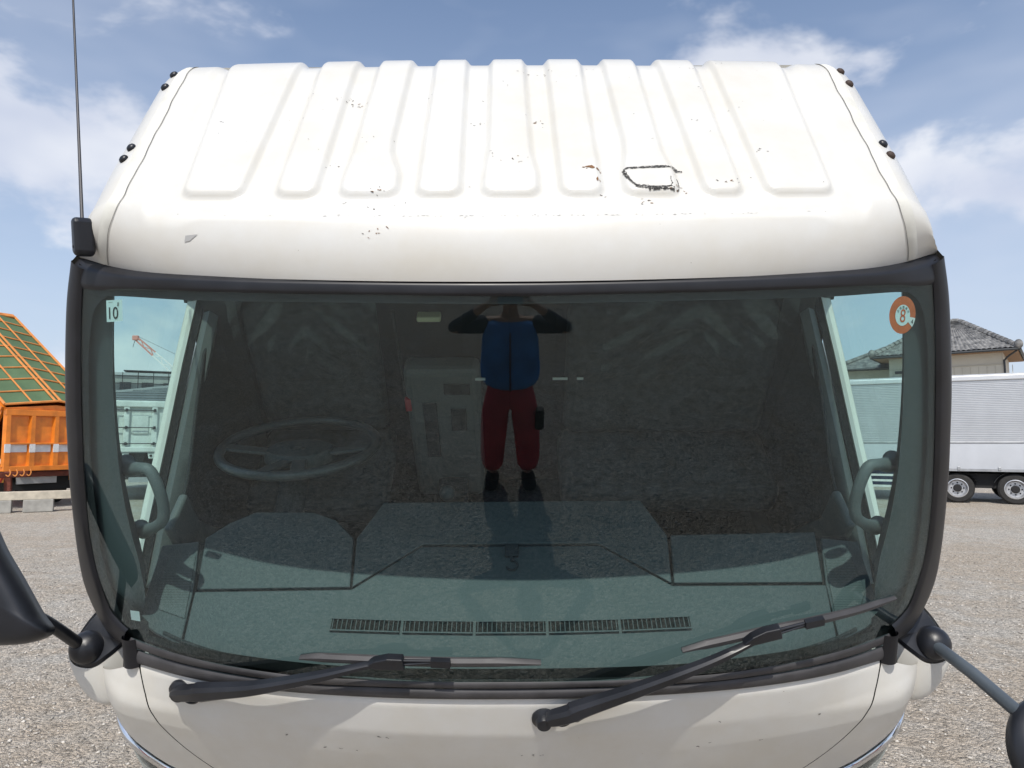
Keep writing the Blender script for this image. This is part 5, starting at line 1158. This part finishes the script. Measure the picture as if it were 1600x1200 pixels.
for s in (-1, 1):
    sh_ = chain(V, E, [(s * .17, BY, 1.42, .06), (s * .29, BY + .06, 1.40, .046), (s * .405, BY + .13, 1.405, .040), (s * .30, BY + .22, 1.49, .036), (s * .19, BY + .29, 1.585, .027), (s * .135, BY + .325, 1.635, .030, .018)], ch - 1)
    pm = len(V) - 1
    for k, (dx, dz, L) in enumerate(((-.004, .030, .062), (-.002, .014, .070), (0, -.004, .066), (.002, -.020, .052))):   # four fingers behind and along the phone
        x0, y0, z0 = s * .112, BY + .338, 1.645 + dz
        chain(V, E, [(x0, y0, z0, .0095), (s * (.112 - L * .42), y0 + .028, z0 + .010, .0085), (s * (.112 - L * .8), y0 + .030, z0 + .012, .0075)], pm)
    chain(V, E, [(s * .115, BY + .320, 1.618, .0105), (s * .088, BY + .326, 1.622, .0095), (s * .062, BY + .335, 1.632, .008)], pm)  # thumb
    lg = chain(V, E, [(s * .10, BY, .90, .095), (s * .125, BY + .015, .52, .060), (s * .14, BY - .01, .28, .055), (s * .145, BY - .02, .09, .04), (s * .155, BY + .10, .04, .035, .025)], pel)
person = skin_mesh('person', V, E, skin_m, None, 2, label='person in a blue vest and red trousers holding up a phone, mirrored in the windscreen', cat='person')
# clothing
V = []; E = []
a = chain(V, E, [(0, BY, .89, .235, .165), (0, BY + .012, 1.06, .25, .165), (0, BY + .012, 1.24, .255, .165), (0, BY, 1.38, .24, .15), (0, BY + .005, 1.46, .13, .10)])
for s in (-1, 1): chain(V, E, [(s * .19, BY, 1.40, .10)], 3)
skin_mesh('vest', V, E, vest_m, person, 2)
mb = MB(); mb.tube([(0, BY + .150, .93), (0, BY + .160, 1.08), (0, BY + .162, 1.24), (0, BY + .142, 1.38)], .006, 8); obj('zip', mb, mat('zip', (.10, .03, .03), .6), person, smooth=True)
for s in (-1, 1):
    V = []; E = []; chain(V, E, [(s * .15, BY, 1.415, .088), (s * .29, BY + .06, 1.40, .053), (s * .41, BY + .13, 1.41, .042), (s * .30, BY + .22, 1.49, .044), (s * .205, BY + .28, 1.572, .036)]); skin_mesh('sleeve', V, E, sleeve_m, person, 2)
    V = []; E = []; chain(V, E, [(s * .145, BY - .06, .055, .058, .055), (s * .152, BY + .04, .055, .064, .052), (s * .160, BY + .15, .046, .064, .042), (s * .163, BY + .20, .04, .046, .032)]); skin_mesh('shoe', V, E, shoe_m, person, 2)
    mb = MB(); mb.sphere((s * .030, BY + .128, 1.672), .011, 10, 8); obj('eye', mb, mat('eye_dark', (.02, .015, .012), .2), person, smooth='all')
V = []; E = []; chain(V, E, [(0, BY, 1.02, .18, .13), (0, BY, .90, .19, .145)])
for s in (-1, 1): chain(V, E, [(s * .108, BY + .005, .80, .130), (s * .13, BY + .015, .52, .112), (s * .145, BY - .005, .30, .106), (s * .15, BY - .005, .10, .10)], 1)
skin_mesh('trousers', V, E, trous_m, person, 2)
mb = MB(); mb.box((0, BY + .128, 1.585), (.045, .012, .012)); obj('mouth', mb, mat('lips', (.30, .10, .09), .5), person, bevel=.005)
V = []; E = []; chain(V, E, [(0, BY - .03, 1.60, .07, .06), (0, BY - .02, 1.69, .088, .085), (0, BY + .02, 1.755, .082, .085), (0, BY + .08, 1.765, .06, .05)]); skin_mesh('hair', V, E, hair_m, person, 2)
mb = MB(); mb.box((.225, BY + .07, .66), (.07, .10, .18)); obj('thigh_pouch', mb, shoe_m, person, bevel=.025, bseg=3)
# phone
mb = MB(); mb.box((0, -.030, 1.672), (.158, .009, .075)); ph = obj('phone', mb, mat('phone_body', (.30, .32, .34), .3), None, bevel=.004, bseg=3, label='pale phone held up landscape in both hands, mirrored at the top of the windscreen', cat='phone')
mb = MB(); mb.box((0, -.0245, 1.700), (.150, .003, .014)); obj('camera_bar', mb, shoe_m, ph, bevel=.001)
